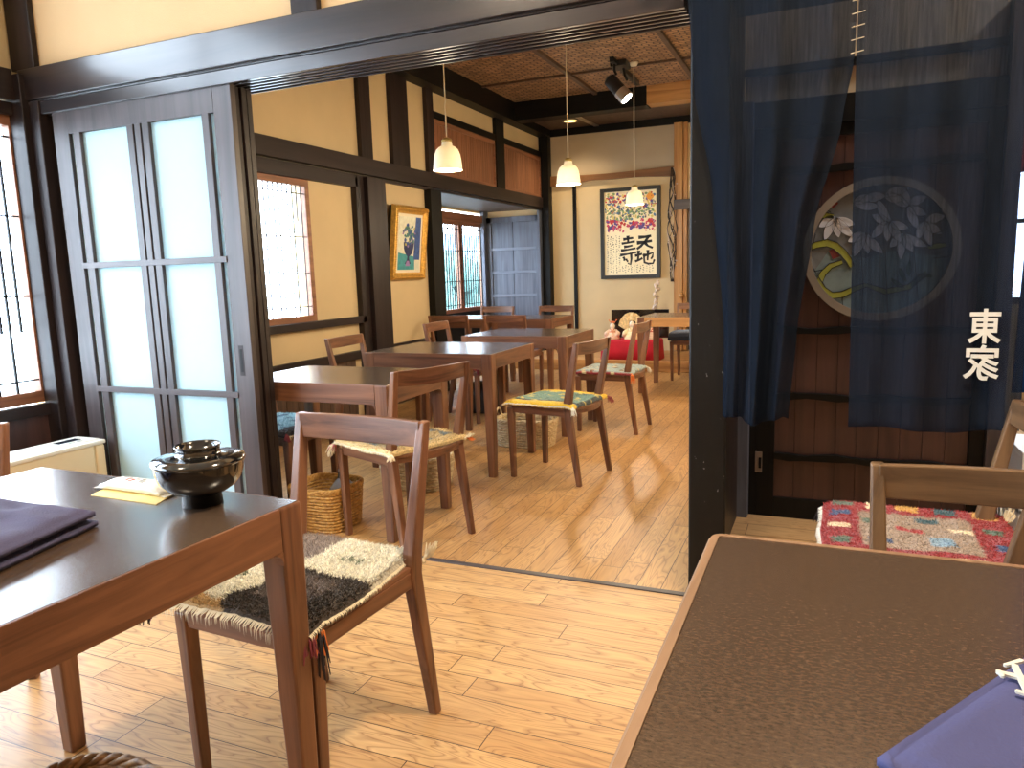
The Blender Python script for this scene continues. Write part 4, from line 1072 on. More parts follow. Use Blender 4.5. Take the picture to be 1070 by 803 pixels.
dd = (c2-c1).normalized(); nn = Vector((dd.y, -dd.x, 0))
cc = [c1-nn*0, c1+dd*.34, c1+dd*.34+nn*.30, c1+nn*.30]
rc = folded_cloth('folded_cloth', 'folded blue cloth with white lettering on the right front table', [tuple(v) for v in cc], .70, .030, 'cotton_blue', 2, 5)
# white printed strokes on the blue cloth
st = MB()
def stroke3(mbx, p, q, w0, w1, z):
    p, q = on_z(*p, z), on_z(*q, z); d_ = (q-p).normalized(); s_ = Vector((-d_.y, d_.x, 0))
    mbx.prism([tuple(p-s_*w0), tuple(q-s_*w1), tuple(q+d_*w1*.5), tuple(q+s_*w1), tuple(p+s_*w0), tuple(p-d_*w0*.5)], (0, 0, .0025))
for p, q, a, b in (((1042, 704), (1075, 712), .0035, .006), ((1050, 697), (1068, 692), .0025, .0035), ((1043, 703), (1048, 709), .003, .0025), ((1060, 697), (1078, 735), .004, .0035), ((1066, 712), (1086, 716), .004, .004), ((1062, 724), (1082, 730), .0032, .004), ((1085, 700), (1090, 735), .004, .004)):
    stroke3(st, p, q, a*.75, b*.75, .7345+.00035*len(st.f)/8)
part('white_lettering', st, 'print_white', rc, 0)

# heater --------------------------------------------------------------------
root = thing('fan_heater', 'low cream fan heater under the near window', 'heater', (-3.2, 2.15, 0))
part('body', bx(-.135, .06, -.36, .20, .02, .405), 'cream_enamel', root, .012)
part('top_cover', bx(-.14, .066, -.37, .255, .400, .42), 'white_plastic', root, .006)
part('side_cover', bx(-.135, .062, .20, .25, .02, .40), 'cream_enamel', root, .01)
part('control_panel', bx(-.115, .035, .02, .245, .419, .4235), 'white_plastic', root, .002)
part('display', bx(-.075, -.03, .09, .20, .4225, .4255), 'screen_dark', root, 0)
part('button', MB().box(-.01, .01, .12, .14, .4225, .426).box(-.01, .01, .16, .18, .4225, .426), 'silver', root, .001)
g_ = MB()
for k in range(7): g_.box(.055, .064, -.30, .12, .06+k*.022, .07+k*.022)
part('grille', g_, 'silver', root, 0)
for sx in (-.12, .04): part('foot', bx(sx, sx+.02, -.3, .2, 0, .025), 'black_metal', root, .002)

# pendants --------------------------------------------------------------------
def pendant(x, y, z, ceil, label, power=22):
    r = thing('pendant_lamp', label, 'lamp', (x, y, z), 0, 'small white bell pendant lamps')
    prof = [(.086, 0), (.084, .025), (.080, .06), (.074, .092), (.064, .116), (.048, .131), (.032, .139), (.029, .158), (.020, .166), (.012, .168)]
    inner = [(a-.004, b-.001) for a, b in prof[::-1]]; inner[-1] = (.083, .0)
    part('shade', MB().lathe(prof+inner+[prof[0]], n=40), 'lamp_glass', r, 0, smooth=True)
    part('socket_cap', MB().lathe([(.0001, .160), (.030, .160), (.031, .170), (.022, .180), (.010, .186), (.0001, .187)], n=20), 'brass', r, 0, smooth=True)
    part('cord', MB().tube([(0, 0, .184), (0, 0, ceil-z)], .0035, 6), 'cord', r, 0)
    part('ceiling_cup', MB().lathe([(.0001, ceil-z-.03), (.03, ceil-z-.03), (.045, ceil-z-.001), (.0001, ceil-z-.001)], n=20), 'white_plastic', r, 0, smooth=True)
    bu = part('bulb', MB().ball((0, 0, .055), .036, 12), 'bulb', r, 0, smooth=True)
    ld = bpy.data.lights.new('pendant_light', 'POINT'); ld.energy = power; ld.color = (1, .82, .58); ld.shadow_soft_size = .05
    lo = bpy.data.objects.new('pendant_light', ld); COL.objects.link(lo); lo.parent = r; lo.location = (0, 0, -.03)
    return r
pendant(-2.083, 4.0, 1.746, 3.05, 'nearest white pendant lamp, hanging before the slatted panels', 14)
pendant(-1.742, 5.2, 1.752, 3.05, 'middle pendant lamp, hanging left of the framed calligraphy', 38)
pendant(-1.748, 7.2, 1.750, 3.05, 'farthest pendant lamp, hanging in front of the framed calligraphy', 42)
pendant(-.62, 4.35, 1.750, 3.05, 'added pendant lamp over the right side of the back room, hidden by the black post', 60)  # unseen lamp added to brighten the back room floor
# spot on a ceiling track
r = thing('track_spotlight', 'black and silver ceiling spotlight on a short track', 'spotlight', (-1.88, 7.05, 3.05))
part('track', bx(-.02, .02, -.15, .85, -.045, 0), 'black_metal', r, .003)
part('ceiling_plate', bx(-.05, .10, -.02, .16, -.052, -.001), 'black_metal', r, .003)
part('yoke', MB().tube([(0, -.05, -.04), (0, -.05, -.10), (.02, -.05, -.14)], .012, 8), 'black_metal', r, 0)
part('yoke', MB().tube([(.04, .1, -.03), (.06, .1, -.12), (.09, .06, -.17)], .012, 8), 'black_metal', r, 0)
A_ = on_y(637, 83, 7.0)-r.location; B_ = on_y(655, 103, 7.0)-r.location
ax = (B_-A_).normalized()
part('lamp_body', MB().tube([A_-ax*.02, A_, A_+(B_-A_)*.62], [.035, .062, .062], 18), 'black_metal', r, 0, smooth=False)
part('silver_ring', MB().tube([A_+(B_-A_)*.62, B_], [.0655, .068], 18), 'silver', r, 0)
part('lens', MB().tube([B_, B_+ax*.004], [.055, .055], 18), 'spot_lens', r, 0)
ld = bpy.data.lights.new('spot_light', 'SPOT'); ld.energy = 130; ld.color = (1, .82, .6); ld.spot_size = 1.5; ld.spot_blend = .6; ld.shadow_soft_size = .05
lo = bpy.data.objects.new('spot_light', ld); COL.objects.link(lo); lo.parent = r; lo.location = B_+ax*.03; lo.rotation_euler = ax.to_track_quat('-Z', 'Y').to_euler()
r = thing('downlight', 'round recessed downlight glowing amber in the far ceiling strip', 'downlight', (-2.93, 8.86, 2.93))
part('trim_ring', MB().lathe([(.09, -.001), (.10, -.012), (.085, -.014), (.07, -.002)], n=24), 'silver', r, 0, smooth=True)
part('glowing_lens', MB().prism([(.078*math.cos(2*PI*k/20), .078*math.sin(2*PI*k/20), -.003) for k in range(20)], (0, 0, -.003)), 'glow_panel', r, 0)
ld = bpy.data.lights.new('down_light', 'SPOT'); ld.energy = 45; ld.color = (1, .78, .5); ld.spot_size = 2.2; ld.spot_blend = .8; ld.shadow_soft_size = .08
lo = bpy.data.objects.new('down_light', ld); COL.objects.link(lo); lo.parent = r; lo.location = (0, 0, -.03)
vt = MB(); a_, b_2 = on_z(603, 121.5, 2.925), on_z(625, 132, 2.925); dv = (b_2-a_).normalized(); sv = Vector((-dv.y, dv.x, 0))*.03
tag(MB().prism([a_-sv, b_2-sv, b_2+sv, a_+sv], (0, 0, -.01)).build('slot_vent', 'silver'), 'slim grey slot vent beside the amber downlight', 'vent')
# hook/sensor box on lintel next to curtain
r = thing('sensor_box', 'small tan box fixed to the lintel beside the curtain', 'sensor', (-.50, OY-.035, 1.985))
part('body', bx(-.05, .03, -.025, 0, -.015, .06), 'bakelite', r, .004)
part('cover', bx(.034, .07, -.02, 0, .0, .05), 'bakelite', r, .004)

# painting ----------------------------------------------------------------------
r = thing('framed_painting', 'gilt framed painting of blue flowers in a vase on the left wall', 'painting', (WX, 5.80, 1.43))
r.rotation_euler = (0, fa(6.5), 0)
def pf_(y0, y1, z0, z1, x0=.05, x1=.085): return (x0, x1, y0, y1, z0, z1)
hw, hh = .285, .325
t = MB()
rr = []
prof = [(0, .045), (.012, .085), (.03, .095), (.055, .075), (.07, .07)]
cor = [(-1, -1), (1, -1), (1, 1), (-1, 1), (-1, -1)]
rings = []
for cy_, cz_ in cor:
    rings.append([(x_, cy_*(hw-o_), cz_*(hh-o_)) for o_, x_ in prof]+[(.045, cy_*(hw-.07), cz_*(hh-.07))])
part('gilt_frame', MB().loft(rings, cap=False), 'gilt', r, 0)
cr_ = MB()
for k in range(34):
    for sgn in (-1, 1):
        t_ = (k/33-.5)*2
        cr_.ball((.09, sgn*(hw-.03), t_*(hh-.02)), .010, 5)
        if k < 28: cr_.ball((.09, (k/27-.5)*2*(hw-.02), sgn*(hh-.03)), .010, 5)
part('frame_carving', cr_, 'gilt', r, 0, smooth=True)
part('mat_board', MB().box(.056, .064, -hw+.07, hw-.07, -hh+.07, hh-.07), 'canvas_mat', r, 0)
iw, ih = hw-.10, hh-.095
part('canvas', bx(.062, .067, -iw, iw, -ih, ih), 'paint_white', r, 0)
part('backing', bx(.02, .045, -hw+.01, hw-.01, -hh+.01, hh-.01), 'soot_z', r, 0)
def flat(mbx, pts, x=.067, t_=.001): mbx.prism([(x, y_*iw, z_*ih) for y_, z_ in pts], (t_, 0, 0))
m1 = MB(); flat(m1, [(-1, -1), (.55, -1), (.5, -.5), (-1, -.35)]); part('painted_table', m1, 'paint_teal', r, 0)
m1 = MB(); flat(m1, [(.42, -.62), (.98, -.62), (.98, 1), (.5, 1), (.46, .4)], .0672); part('painted_curtain', m1, 'paint_blue', r, 0)
m1 = MB(); flat(m1, [(-.55, .05), (.42, .05), (.36, -.2), (.22, -.4), (.0, -.5), (.02, -.62), (.2, -.78), (-.4, -.78), (-.18, -.62), (-.16, -.5), (-.36, -.38), (-.5, -.2)], .0676); part('painted_vase', m1, 'paint_deep', r, 0)
rnd = random.Random(4)
for nm, mt_, cnt in (('painted_leaves', 'paint_leaf', 26), ('painted_blooms', 'paint_blue', 22), ('painted_highlights', 'paint_yellow', 9), ('painted_petals', 'paint_lilac', 8)):
    m1 = MB()
    for k in range(cnt):
        a = rnd.uniform(0, 2*PI); q = rnd.uniform(0, 1)**.6; y_, z_ = -.08+q*.62*math.cos(a), .3+q*.42*math.sin(a); s_ = rnd.uniform(.05, .11)
        flat(m1, [(y_+s_*math.cos(b), z_+s_*.8*math.sin(b)*rnd.uniform(.6, 1.2)) for b in [2*PI*i/7 for i in range(7)]], .0684+.0002*(k % 4))
    part(nm, m1, mt_, r, 0)
m1 = MB(); flat(m1, [(-.32, -.86), (.1, -.86), (.0, -.66), (-.2, -.66)], .0682); part('painted_foot', m1, 'paint_lilac', r, 0)

# calligraphy poster ----------------------------------------------------------------
FY = BY-.03
fxl, fxr, fzt, fzb = -2.70, -1.935, 2.145, 1.02
r = thing('framed_calligraphy', 'large dark framed calligraphy with colourful flowers on the far wall', 'framed print', ((fxl+fxr)/2, FY, (fzt+fzb)/2))
hw, hh = (fxr-fxl)/2, (fzt-fzb)/2
t = MB(); t.box(-hw, -hw+.05, -.03, .02, -hh, hh).box(hw-.05, hw, -.03, .02, -hh, hh).box(-hw+.05, hw-.05, -.03, .02, hh-.045, hh).box(-hw+.05, hw-.05, -.03, .02, -hh, -hh+.045)
part('frame', t, 'frame_dark', r, .004)
part('print_sheet', bx(-hw+.05, hw-.05, -.012, .01, -hh+.045, hh-.045), 'poster_paper', r, 0)
def text_mesh(ch, size, off=0., shear=0., extrude=.001):
    cu = bpy.data.curves.new('t', 'FONT'); cu.body = ch; cu.size = size; cu.align_x = 'CENTER'; cu.align_y = 'CENTER'; cu.offset = off; cu.extrude = extrude; cu.shear = shear; cu.resolution_u = 3
    ob = bpy.data.objects.new('t', cu); COL.objects.link(ob); bpy.context.view_layer.update()
    me = bpy.data.meshes.new_from_object(ob.evaluated_get(bpy.context.evaluated_depsgraph_get()))
    COL.objects.unlink(ob); bpy.data.objects.remove(ob)
    return me
def text_obj(name, ch, size, mat, parent, loc, off=0., mirror=False, shear=0., ex=.001, sx=1., sz=1.):
    me = text_mesh(ch, size, off, shear, ex)
    xs = [v.co.x for v in me.vertices]; ys = [v.co.y for v in me.vertices]
    cx_, cy_ = (min(xs)+max(xs))/2, (min(ys)+max(ys))/2
    k = size/max(max(xs)-min(xs), max(ys)-min(ys))
    for v in me.vertices:
        x, y, z = (v.co.x-cx_)*k*sx, (v.co.y-cy_)*k*sz, v.co.z
        v.co = ((-x if mirror else x)+loc[0], -z+loc[1], y+loc[2])
    me.materials.clear(); me.materials.append(M[mat])
    o = bpy.data.objects.new(name, me); COL.objects.link(o); o.parent = parent
    return o
def brush(x0, z0, sx, sz, strokes, w):
    mbx = MB(); rb = random.Random(5)
    for st_ in strokes:
        pts = [Vector((x0+a_*sx, 0, z0+b_*sz)) for a_, b_ in st_]
        L_, R2 = [], []
        for i, p in enumerate(pts):
            d_ = (pts[min(i+1, len(pts)-1)]-pts[max(i-1, 0)]).normalized(); n_ = Vector((-d_.z, 0, d_.x)); ww = w*(1.15 if i == 0 else .75)*rb.uniform(.85, 1.2)
            L_.append(p+n_*ww); R2.append(p-n_*ww)
        for i in range(len(pts)-1): mbx.prism([(q.x, -.0135, q.z) for q in (L_[i], L_[i+1], R2[i+1], R2[i])], (0, -.0012, 0))
    part('brush_character', mbx, 'ink', r, 0)
brush(.085, -.20, .20, .17, [[(.1, .84), (.5, .86), (.9, .92)], [(.0, .45), (.5, .5), (.95, .56)], [(.75, .9), (.5, .5), (.25, .2), (.0, .0)], [(.45, .5), (.7, .2), (1.0, .05)]], .018)
brush(.06, -.385, .24, .17, [[(.0, .62), (.2, .66), (.38, .74)], [(.2, .98), (.18, .6), (.16, .3)], [(.0, .2), (.2, .28), (.4, .42)], [(.42, .56), (.7, .68), (.95, .78), (.92, .5), (.84, .34)], [(.68, 1.), (.68, .6), (.66, .25)], [(.5, .74), (.48, .4), (.5, .1), (.7, .0), (.95, .02), (1.02, .3)]], .0155)
brush(-.13, -.39, .20, .36, [[(.2, .88), (.5, .9), (.85, .92)], [(.5, 1.0), (.52, .85), (.5, .74)], [(.1, .74), (.5, .76), (.95, .8)], [(.25, .62), (.5, .63), (.8, .66)], [(.05, .5), (.5, .52), (1., .56)], [(.0, .34), (.5, .37), (1.05, .42)], [(.2, .28), (.28, .2), (.24, .14)], [(.7, .42), (.72, .2), (.66, .0), (.5, .06)], [(.36, .2), (.45, .14), (.5, .1)]], .0155)
rnd = random.Random(12)
iw, ih = hw-.06, hh-.055
inks = {}; DK = [0]
def dab(k, x, z, s, asp=1., rot=0., n=7):
    mb_ = inks.setdefault(k, MB()); c, s_ = math.cos(rot), math.sin(rot); pts = []
    for i in range(n):
        a = 2*PI*i/n; u, v = s*math.cos(a)*rnd.uniform(.7, 1.2), s*asp*math.sin(a)*rnd.uniform(.7, 1.2); pts.append((x+u*c-v*s_, -.0125-.0001*len(mb_.f) % .0012-.0004, z+u*s_+v*c))
    DK[0] += 1; mb_.prism([(p[0], -.0122-.000012*(DK[0] % 300), p[2]) for p in pts], (0, -.0008, 0))
for k in range(520):
    z = rnd.uniform(.02, .97)*ih; x = rnd.uniform(-.97, .97)*iw; f_ = z/ih
    if f_ < .05 or (f_ < .3 and x > -.02 and x < .17 and f_ < .1): continue
    if f_ > .8: key = rnd.choice(['ink_violet', 'ink_red', 'ink_gold', 'ink_green', 'ink_blue'])
    elif f_ > .6: key = rnd.choice(['ink_violet', 'ink_red', 'ink_gold', 'ink_blue', 'ink_slate'])
    elif f_ > .33: key = rnd.choice(['ink_green', 'ink_blue', 'ink_gold', 'ink_slate', 'ink_green'])
    else: key = rnd.choice(['ink_rose', 'ink_rose', 'ink_violet', 'ink_red'])
    dab(key, x, z, rnd.uniform(.010, .024), rnd.uniform(.35, 1), rnd.uniform(0, PI))
dab('ink_orange', .25, ih*.86, .045, 1, 0, 14)
for k, (x_, z_) in enumerate(((-.24, .45), (-.2, .40), (.08, .47), (-.22, .27))): dab('ink_red', x_, z_, .028, .5, .3*k)
for x_ in (-.26, .02, .14): dab('ink_violet', x_, .07, .035, .7, .4); dab('ink_violet', x_+.03, .10, .03, .6, 1)
# small script columns: short brush ticks
for ci, x_ in enumerate([-.29+.038*i for i in range(16)]):
    z_ = -.02-.015*(ci % 3) if x_ < -.12 else -.40-.01*(ci % 2)
    while z_ > -ih+.02:
        for q in range(2): dab('ink', x_+rnd.uniform(-.008, .008), z_+rnd.uniform(-.008, .004), rnd.uniform(.005, .010), rnd.uniform(.25, .7), rnd.uniform(0, PI), 5)
        z_ -= .027
for k, mb_ in inks.items(): part('small_script' if k == 'ink' else 'painted_flowers', mb_, k, r, 0)

# doll stand on the platform ------------------------------------------------------
SY = 8.42
r = thing('doll_stand', 'low stand draped in crimson cloth, holding three dolls', 'display stand', (-2.08, SY, .105))
rings = []
for z_, s_ in ((.0, 1.02), (.12, 1.0), (.215, .985), (.23, .96)):
    pts = []
    for k in range(80):
        a = 2*PI*k/80; c, s = math.cos(a), math.sin(a); x_ = math.copysign(abs(c)**.25, c)*.335*s_; y_ = math.copysign(abs(s)**.25, s)*.20*s_
        wv = 1+.012*math.sin(k*1.9)*(1-z_/.24); pts.append((x_*wv, y_*wv, z_))
    rings.append(pts)
part('red_drape', MB().loft(rings), 'red_cloth', r, 0, smooth=True)
# folding screen
r = thing('folding_screen', 'small black folding screen behind the dolls', 'screen', (-2.03, SY+.16, .337))
for i in range(4):
    a, b = -.34+.17*i, -.34+.17*(i+1); da = .0 if i % 2 else .03
    part('screen_leaf', MB().prism([(a, .03-da, .0), (b, da, .0), (b, da, .33), (a, .03-da, .33)], (0, .012, 0)), 'black_lacquer', r, 0)
fan = thing('gold_fan', 'gold patterned paper fan behind the middle doll', 'fan', (-2.12, SY+.11, .40))
for i in range(9):
    a0, a1 = fa(15+i*16.7), fa(15+(i+1)*16.7)
    part('fan_fold', MB().prism([(.03*math.cos(a0), 0, .03*math.sin(a0)), (.16*math.cos(a0), (i % 2)*.01, .21*math.sin(a0)+.03), (.16*math.cos(a1), ((i+1) % 2)*.01, .21*math.sin(a1)+.03), (.03*math.cos(a1), 0, .03*math.sin(a1))], (0, .003, 0)), 'gold_paper', fan, 0)
def doll(x, label, robe, sash, s=1., tilt=0):
    r = thing('festival_doll', label, 'doll', (x, SY-.04, .337), tilt, 'dolls on the crimson stand')
    part('robe', MB().lathe([(.0001, 0), (.082*s, 0), (.086*s, .015*s), (.066*s, .055*s), (.046*s, .085*s), (.040*s, .105*s), (.022*s, .125*s), (.0001, .128*s)], n=16), robe, r, 0, smooth=True)
    for q in (-1, 1): part('sleeve', MB().tube([(q*.035*s, 0, .105*s), (q*.070*s, -.02*s, .07*s), (q*.062*s, -.05*s, .045*s)], [.016*s, .026*s, .032*s], 8), robe, r, 0, smooth=True)
    part('collar', MB().tube([(-.02*s, -.026*s, .12*s), (0, -.045*s, .09*s), (.02*s, -.026*s, .12*s)], .006*s, 6), sash, r, 0, smooth=True)
    part('sash', MB().lathe([(.044*s, .07*s), (.048*s, .08*s), (.044*s, .094*s)], n=16), sash, r, 0, smooth=True)
    h = part('head', MB().ball((0, -.004, .155*s), .033*s, 12, (.92, .95, 1.1)), 'doll_face', r, 0, smooth=True)
    part('hair', MB().ball((0, .008*s, .168*s), .034*s, 10, (1.02, .9, .9)), 'doll_hair', r, 0, smooth=True)
    part('headpiece', MB().ball((0, .0, .198*s), .020*s, 8, (1.6, .8, .7)).tube([(-.03*s, 0, .2*s), (-.05*s, 0, .23*s)], .005, 5).tube([(.03*s, 0, .2*s), (.05*s, 0, .23*s)], .005, 5), sash, r, 0, smooth=True)
doll(-2.30, 'left doll in pink and rust robes on the crimson stand', 'doll_pink', 'doll_orange', 1.0)
doll(-2.07, 'middle doll in cream robes before the gold fan', 'doll_cream', 'gold_paper', 1.12)
doll(-1.85, 'right doll in pale pink robes on the crimson stand', 'doll_pink', 'doll_red', 1.05)
# blossoming branch in a small vase
r = thing('blossom_vase', 'leaning branch of pale buds in a small dark vase behind the dolls', 'vase', (-1.90, SY+.30, .105))
part('vase_body', MB().lathe([(.0001, 0), (.05, 0), (.06, .06), (.05, .2), (.022, .36), (.026, .42), (.018, .42), (.0001, .2)], n=20), 'vase', r, 0, smooth=True)
p0 = Vector((0, 0, .40)); p1 = on_y(687, 294, SY+.30)-Vector(r.location)
part('branch', MB().tube([p0, p0.lerp(p1, .5)+Vector((.01, 0, 0)), p1], [.007, .005, .003], 6), 'twig_dark', r, 0)
bb = MB(); rnd = random.Random(3)
for k in range(26):
    q = p0.lerp(p1, .12+.9*k/26)+Vector((rnd.uniform(-.02, .02), rnd.uniform(-.02, .02), rnd.uniform(-.01, .01))); bb.ball(q, rnd.uniform(.015, .027), 6)
part('buds', bb, 'blossom', r, 0, smooth=True)
# twisted vine hung at the post
r = thing('twisted_vine', 'twisted dark dried vine with pale flecks hanging beside the golden post', 'vine', (-1.77, BY-.105, 1.35))
rnd = random.Random(8)
for k in range(6):
    pts = []
    for i in range(22):
        z_ = .98-1.36*i/21; a = i*(.28+.05*k)+k*1.05; s_ = .012+.04*math.sin(PI*i/21)
        pts.append((s_*math.cos(a)+.02*noise.noise((i*.4, k, 0))-.01, s_*.5*math.sin(a), z_))
    part('stem', MB().tube(pts, [.006+.003*math.sin(i*1.7+k) for i in range(22)], 6), 'twig_dark' if k else 'blossom', r, 0, smooth=True)
bb = MB()
for k in range(30): bb.ball((rnd.uniform(-.05, .05), rnd.uniform(-.05, .0), rnd.uniform(-.35, .8)), rnd.uniform(.006, .012), 5)
part('flecks', bb, 'blossom', r, 0, smooth=True)
r = thing('vine_knob', 'round pale wooden knob on the golden post near the far right table', 'knob', (0, 0, 0))
kp = on_y(712, 309, BY-.12)
part('knob_ball', MB().ball(kp, .035, 12), 'honey_z', r, 0, smooth=True); part('knob_stem', MB().tube([kp, kp+Vector((0, .11, 0))], .012, 8), 'honey_z', r, 0)

# curtain (noren) ---------------------------------------------------------------------
NYC = 2.36
root = thing('doorway_curtain', 'long sheer indigo doorway curtain with white lettering, hung from the lintel', 'curtain', (0, NYC, 0))
part('rod', MB().tube([(-.44, 0, 1.99), (1.3, 0, 1.99)], .012, 10), 'soot_x', root, 0, smooth=True)
for x in (-.43, .5, 1.28): part('rod_hook', MB().tube([(x, .05, 2.02), (x, 0, 2.02), (x, -.015, 1.99), (x, 0, 1.975)], .005, 6), 'black_metal', root, 0, smooth=True)
def curtain_panel(left, right, fold, nm, mat, zt=2.0, n=90, mm=60, bottom=None, seed=0):
    """left/right: functions z -> x of the panel edges"""
    vs, fs = [], []
    zb = bottom
    for j in range(mm+1):
        t_ = j/mm
        for i in range(n+1):
            u = i/n
            zbu = zb(u) if callable(zb) else zb
            z = zt+(zbu-zt)*t_
            x = left(t_)*(1-u)+right(t_)*u
            y = fold(u, t_)
            vs.append((x, y, z))
    for j in range(mm):
        for i in range(n): a = j*(n+1)+i; fs.append((a, a+1, a+n+2, a+n+1))
    o = part(nm, MB().add(vs, fs), mat, root, 0, smooth=True)
    md = o.modifiers.new('thickness', 'SOLIDIFY'); md.thickness = .0008
    return o
def interp(tab):
    def f(t_):
        for (a, x), (b, y) in zip(tab, tab[1:]):
            if t_ <= b: 
                k = (t_-a)/(b-a); k = k*k*(3-2*k)*.5+k*.5
                return x+(y-x)*k
        return tab[-1][1]
    return f
# t = 0 top (z 2.0) .. 1 bottom (z .66)
lft = interp([(0, -.415), (.25, -.392), (.47, -.338), (.8, -.298), (1, -.300)])
rgt = interp([(0, .050), (.22, .046), (.35, .020), (.57, -.047), (.8, -.085), (1, -.103)])
curtain_panel(lft, rgt, lambda u, t_: .030*math.sin(u*19+.8+1.2*t_)*(.35+.5*t_)+.014*math.sin(u*41+2*t_)*(.1+.5*t_)-.03*t_*math.sin(PI*u), 'gathered_panel', 'indigo_linen', bottom=lambda u: .668+.01*math.sin(u*9))
lft2 = interp([(0, .052), (.25, .050), (1, .064)])
rgt2 = interp([(0, .50), (.5, .487), (1, .487)])
curtain_panel(lft2, rgt2, lambda u, t_: .010*math.sin(u*9+1.)*(.2+t_)+.02*max(0, u-.75)*math.sin(u*60)*t_+.006*math.sin(u*23+t_*2), 'flat_panel', 'indigo_linen', bottom=lambda u: .655+.010*u+.006*math.sin(u*8))
curtain_panel(interp([(0, .50), (1, .470)]), interp([(0, .93), (1, .92)]), lambda u, t_: .03+.012*math.sin(u*14)*(.2+t_), 'right_panel', 'indigo_bright', bottom=.77)
# stitches joining the two panels at the top
st = MB()
for k in range(9): st.tube([(.035, -.004, 1.98-.034*k), (.068, -.004, 1.985-.034*k)], .0012, 4)
part('stitching', st, 'cord', root, 0)
# hem
for (f1, f2, zz, y0) in ((lft2, rgt2, .667, 0),):
    pass
# lettering, seen from the reverse side
text_obj('lettering', '東', .098, 'print_white', root, (.391, -.014, .957), .0022, True, ex=.0006, sx=.80)
text_obj('lettering', '家', .098, 'print_white', root, (.388, -.014, .858), .0018, True, ex=.0006, sx=.86)

# things right of the passage -----------------------------------------------------------
r = thing('low_shelf', 'low white shelf with papers glimpsed at the right edge', 'shelf', (.95, 3.35, 0))
part('shelf_board', MB().box(-.27, .3, -.15, .2, .0, .02).box(-.27, .3, -.15, .2, .18, .20).box(-.27, .3, -.15, .2, .40, .42), 'paper_white', r, .002)
part('shelf_side', bx(-.27, -.25, -.15, .2, .02, .40), 'paper_white', r, .002); part('shelf_side', bx(.28, .3, -.15, .2, .02, .40), 'paper_white', r, .002)
for k in range(5):
    o_ = MB().box(-.12, .12, -.1, .15, 0, .012).build('magazine', ('paper_white', 'blue_plastic')[k % 2]); o_.location = (.87+.01*k, 3.36, .02+.0125*k); o_.rotation_euler = (0, 0, .05*k)
    tag(o_, ('lowest', 'second lowest', 'middle', 'second highest', 'topmost')[k]+' magazine in the small pile on the low white shelf', 'magazine', 'magazines on the low white shelf')
o_ = MB().box(-.1, .1, -.12, .12, 0, .01); 
sheet = MB()
vs = []; fs = []
for j in range(9):
    for i in range(9): vs.append(((i/8-.5)*.24, (j/8-.5)*.2, .03+.02*noise.noise((i*.5, j*.5, 1))))
for j in range(8):
    for i in range(8): a = j*9+i; fs.append((a, a+1, a+10, a+9))
sh_ = sheet.add(vs, fs).build('crumpled_cloth', 'paper_white', smooth=True); sh_.location = (.86, 3.36, .415); tag(sh_, 'crumpled white cloth on top of the low shelf', 'cloth')
md = sh_.modifiers.new('thickness', 'SOLIDIFY'); md.thickness = .004
bn = MB(); rings = []
r = thing('red_banner', 'red cloth banner hanging beyond the curtain at the right edge', 'banner', (.80, 3.66, 1.5))
vs, fs = [], []
for j in range(13):
    for i in range(13): vs.append(((i/12-.5)*.22, .012*math.sin(i*1.1), .40-.42*j/12))
for j in range(12):
    for i in range(12): a = j*13+i; fs.append((a, a+1, a+14, a+13))
o_ = part('cloth', MB().add(vs, fs), 'red_cloth', r, 0, smooth=True); md = o_.modifiers.new('thickness', 'SOLIDIFY'); md.thickness = .003
part('rod', MB().tube([(-.14, 0, .41), (.14, 0, .41)], .008, 8), 'twig_dark', r, 0)
part('hanging_cord', MB().tube([(-.12, 0, .41), (0, 0, .54), (.12, 0, .41)], .003, 6), 'cord', r, 0)

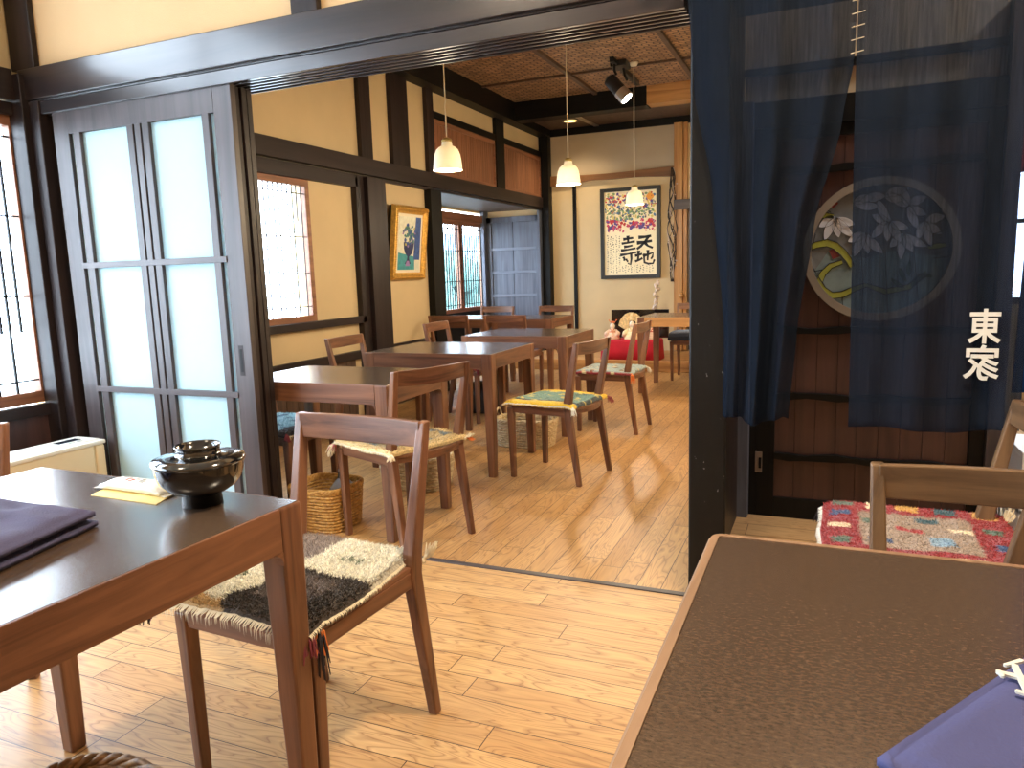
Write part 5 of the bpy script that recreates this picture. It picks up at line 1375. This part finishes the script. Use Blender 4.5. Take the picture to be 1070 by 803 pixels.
# ================================================================== light
w = bpy.data.worlds.new('sky'); SC.world = w; w.use_nodes = True
bg = w.node_tree.nodes['Background']; bg.inputs['Color'].default_value = (.80, .90, 1.0, 1); bg.inputs['Strength'].default_value = 16
def area(name, loc, rot, sx, sy, energy, col, portal=False):
    ld = bpy.data.lights.new(name, 'AREA'); ld.shape = 'RECTANGLE'; ld.size = sx; ld.size_y = sy; ld.energy = energy; ld.color = col
    if portal: ld.cycles.is_portal = True
    o = bpy.data.objects.new(name, ld); COL.objects.link(o); o.location = loc; o.rotation_euler = rot; return o
area('portal_6', (WX-.2, .31, 2.49), (0, -PI/2, 0), .56, 3.4, 1, (1, 1, 1), True)
# portals guide the sky's light through the real windows
area('portal_1', (WX-.2, 0, 1.26), (0, -PI/2, 0), 1.3, 5.0, 1, (1, 1, 1), True)
area('portal_2', (WX-.2, 3.6, 1.34), (0, -PI/2, 0), 1.0, 1.8, 1, (1, 1, 1), True)
area('portal_3', (BX-.2, 7.85, 1.24), (0, -PI/2, 0), 1.1, 2.7, 1, (1, 1, 1), True)
area('portal_5', (1.6, 6.55, 1.4), (-PI/2, 0, 0), 2.0, 1.2, 1, (1, 1, 1), True)
def added_ceiling_lamp(x, y, power, label, z=3.05, col=(1, .82, .6)):  # unseen lamps added to light the front room and the passage
    r = thing('added_ceiling_lamp', label, 'lamp', (x, y, z), 0, 'added round ceiling lamps')
    part('diffuser', MB().lathe([(.0001, -.07), (.12, -.065), (.17, -.04), (.18, -.01)], n=28), 'lamp_glass', r, 0, smooth=True)
    part('rim', MB().lathe([(.175, -.02), (.19, -.012), (.19, -.001), (.17, -.001)], n=28), 'brass', r, 0, smooth=True)
    ld = bpy.data.lights.new('added_ceiling_light', 'AREA'); ld.shape = 'DISK'; ld.size = .32; ld.energy = power; ld.color = col
    o = bpy.data.objects.new('added_ceiling_light', ld); COL.objects.link(o); o.parent = r; o.location = (0, 0, -.08)
added_ceiling_lamp(.15, 1.35, 70, 'added round ceiling lamp above the front room, nearest the curtain')
added_ceiling_lamp(-1.8, .4, 22, 'added round ceiling lamp above the front room, over the near left table')

added_ceiling_lamp(1.5, 2.95, 45, 'added round ceiling lamp of the passage behind the curtain', col=(1, .95, .88))
SC.view_settings.view_transform = 'Standard'; SC.view_settings.look = 'None'; SC.view_settings.gamma = 1; SC.view_settings.use_curve_mapping = False
SC.view_settings.exposure = 0.22
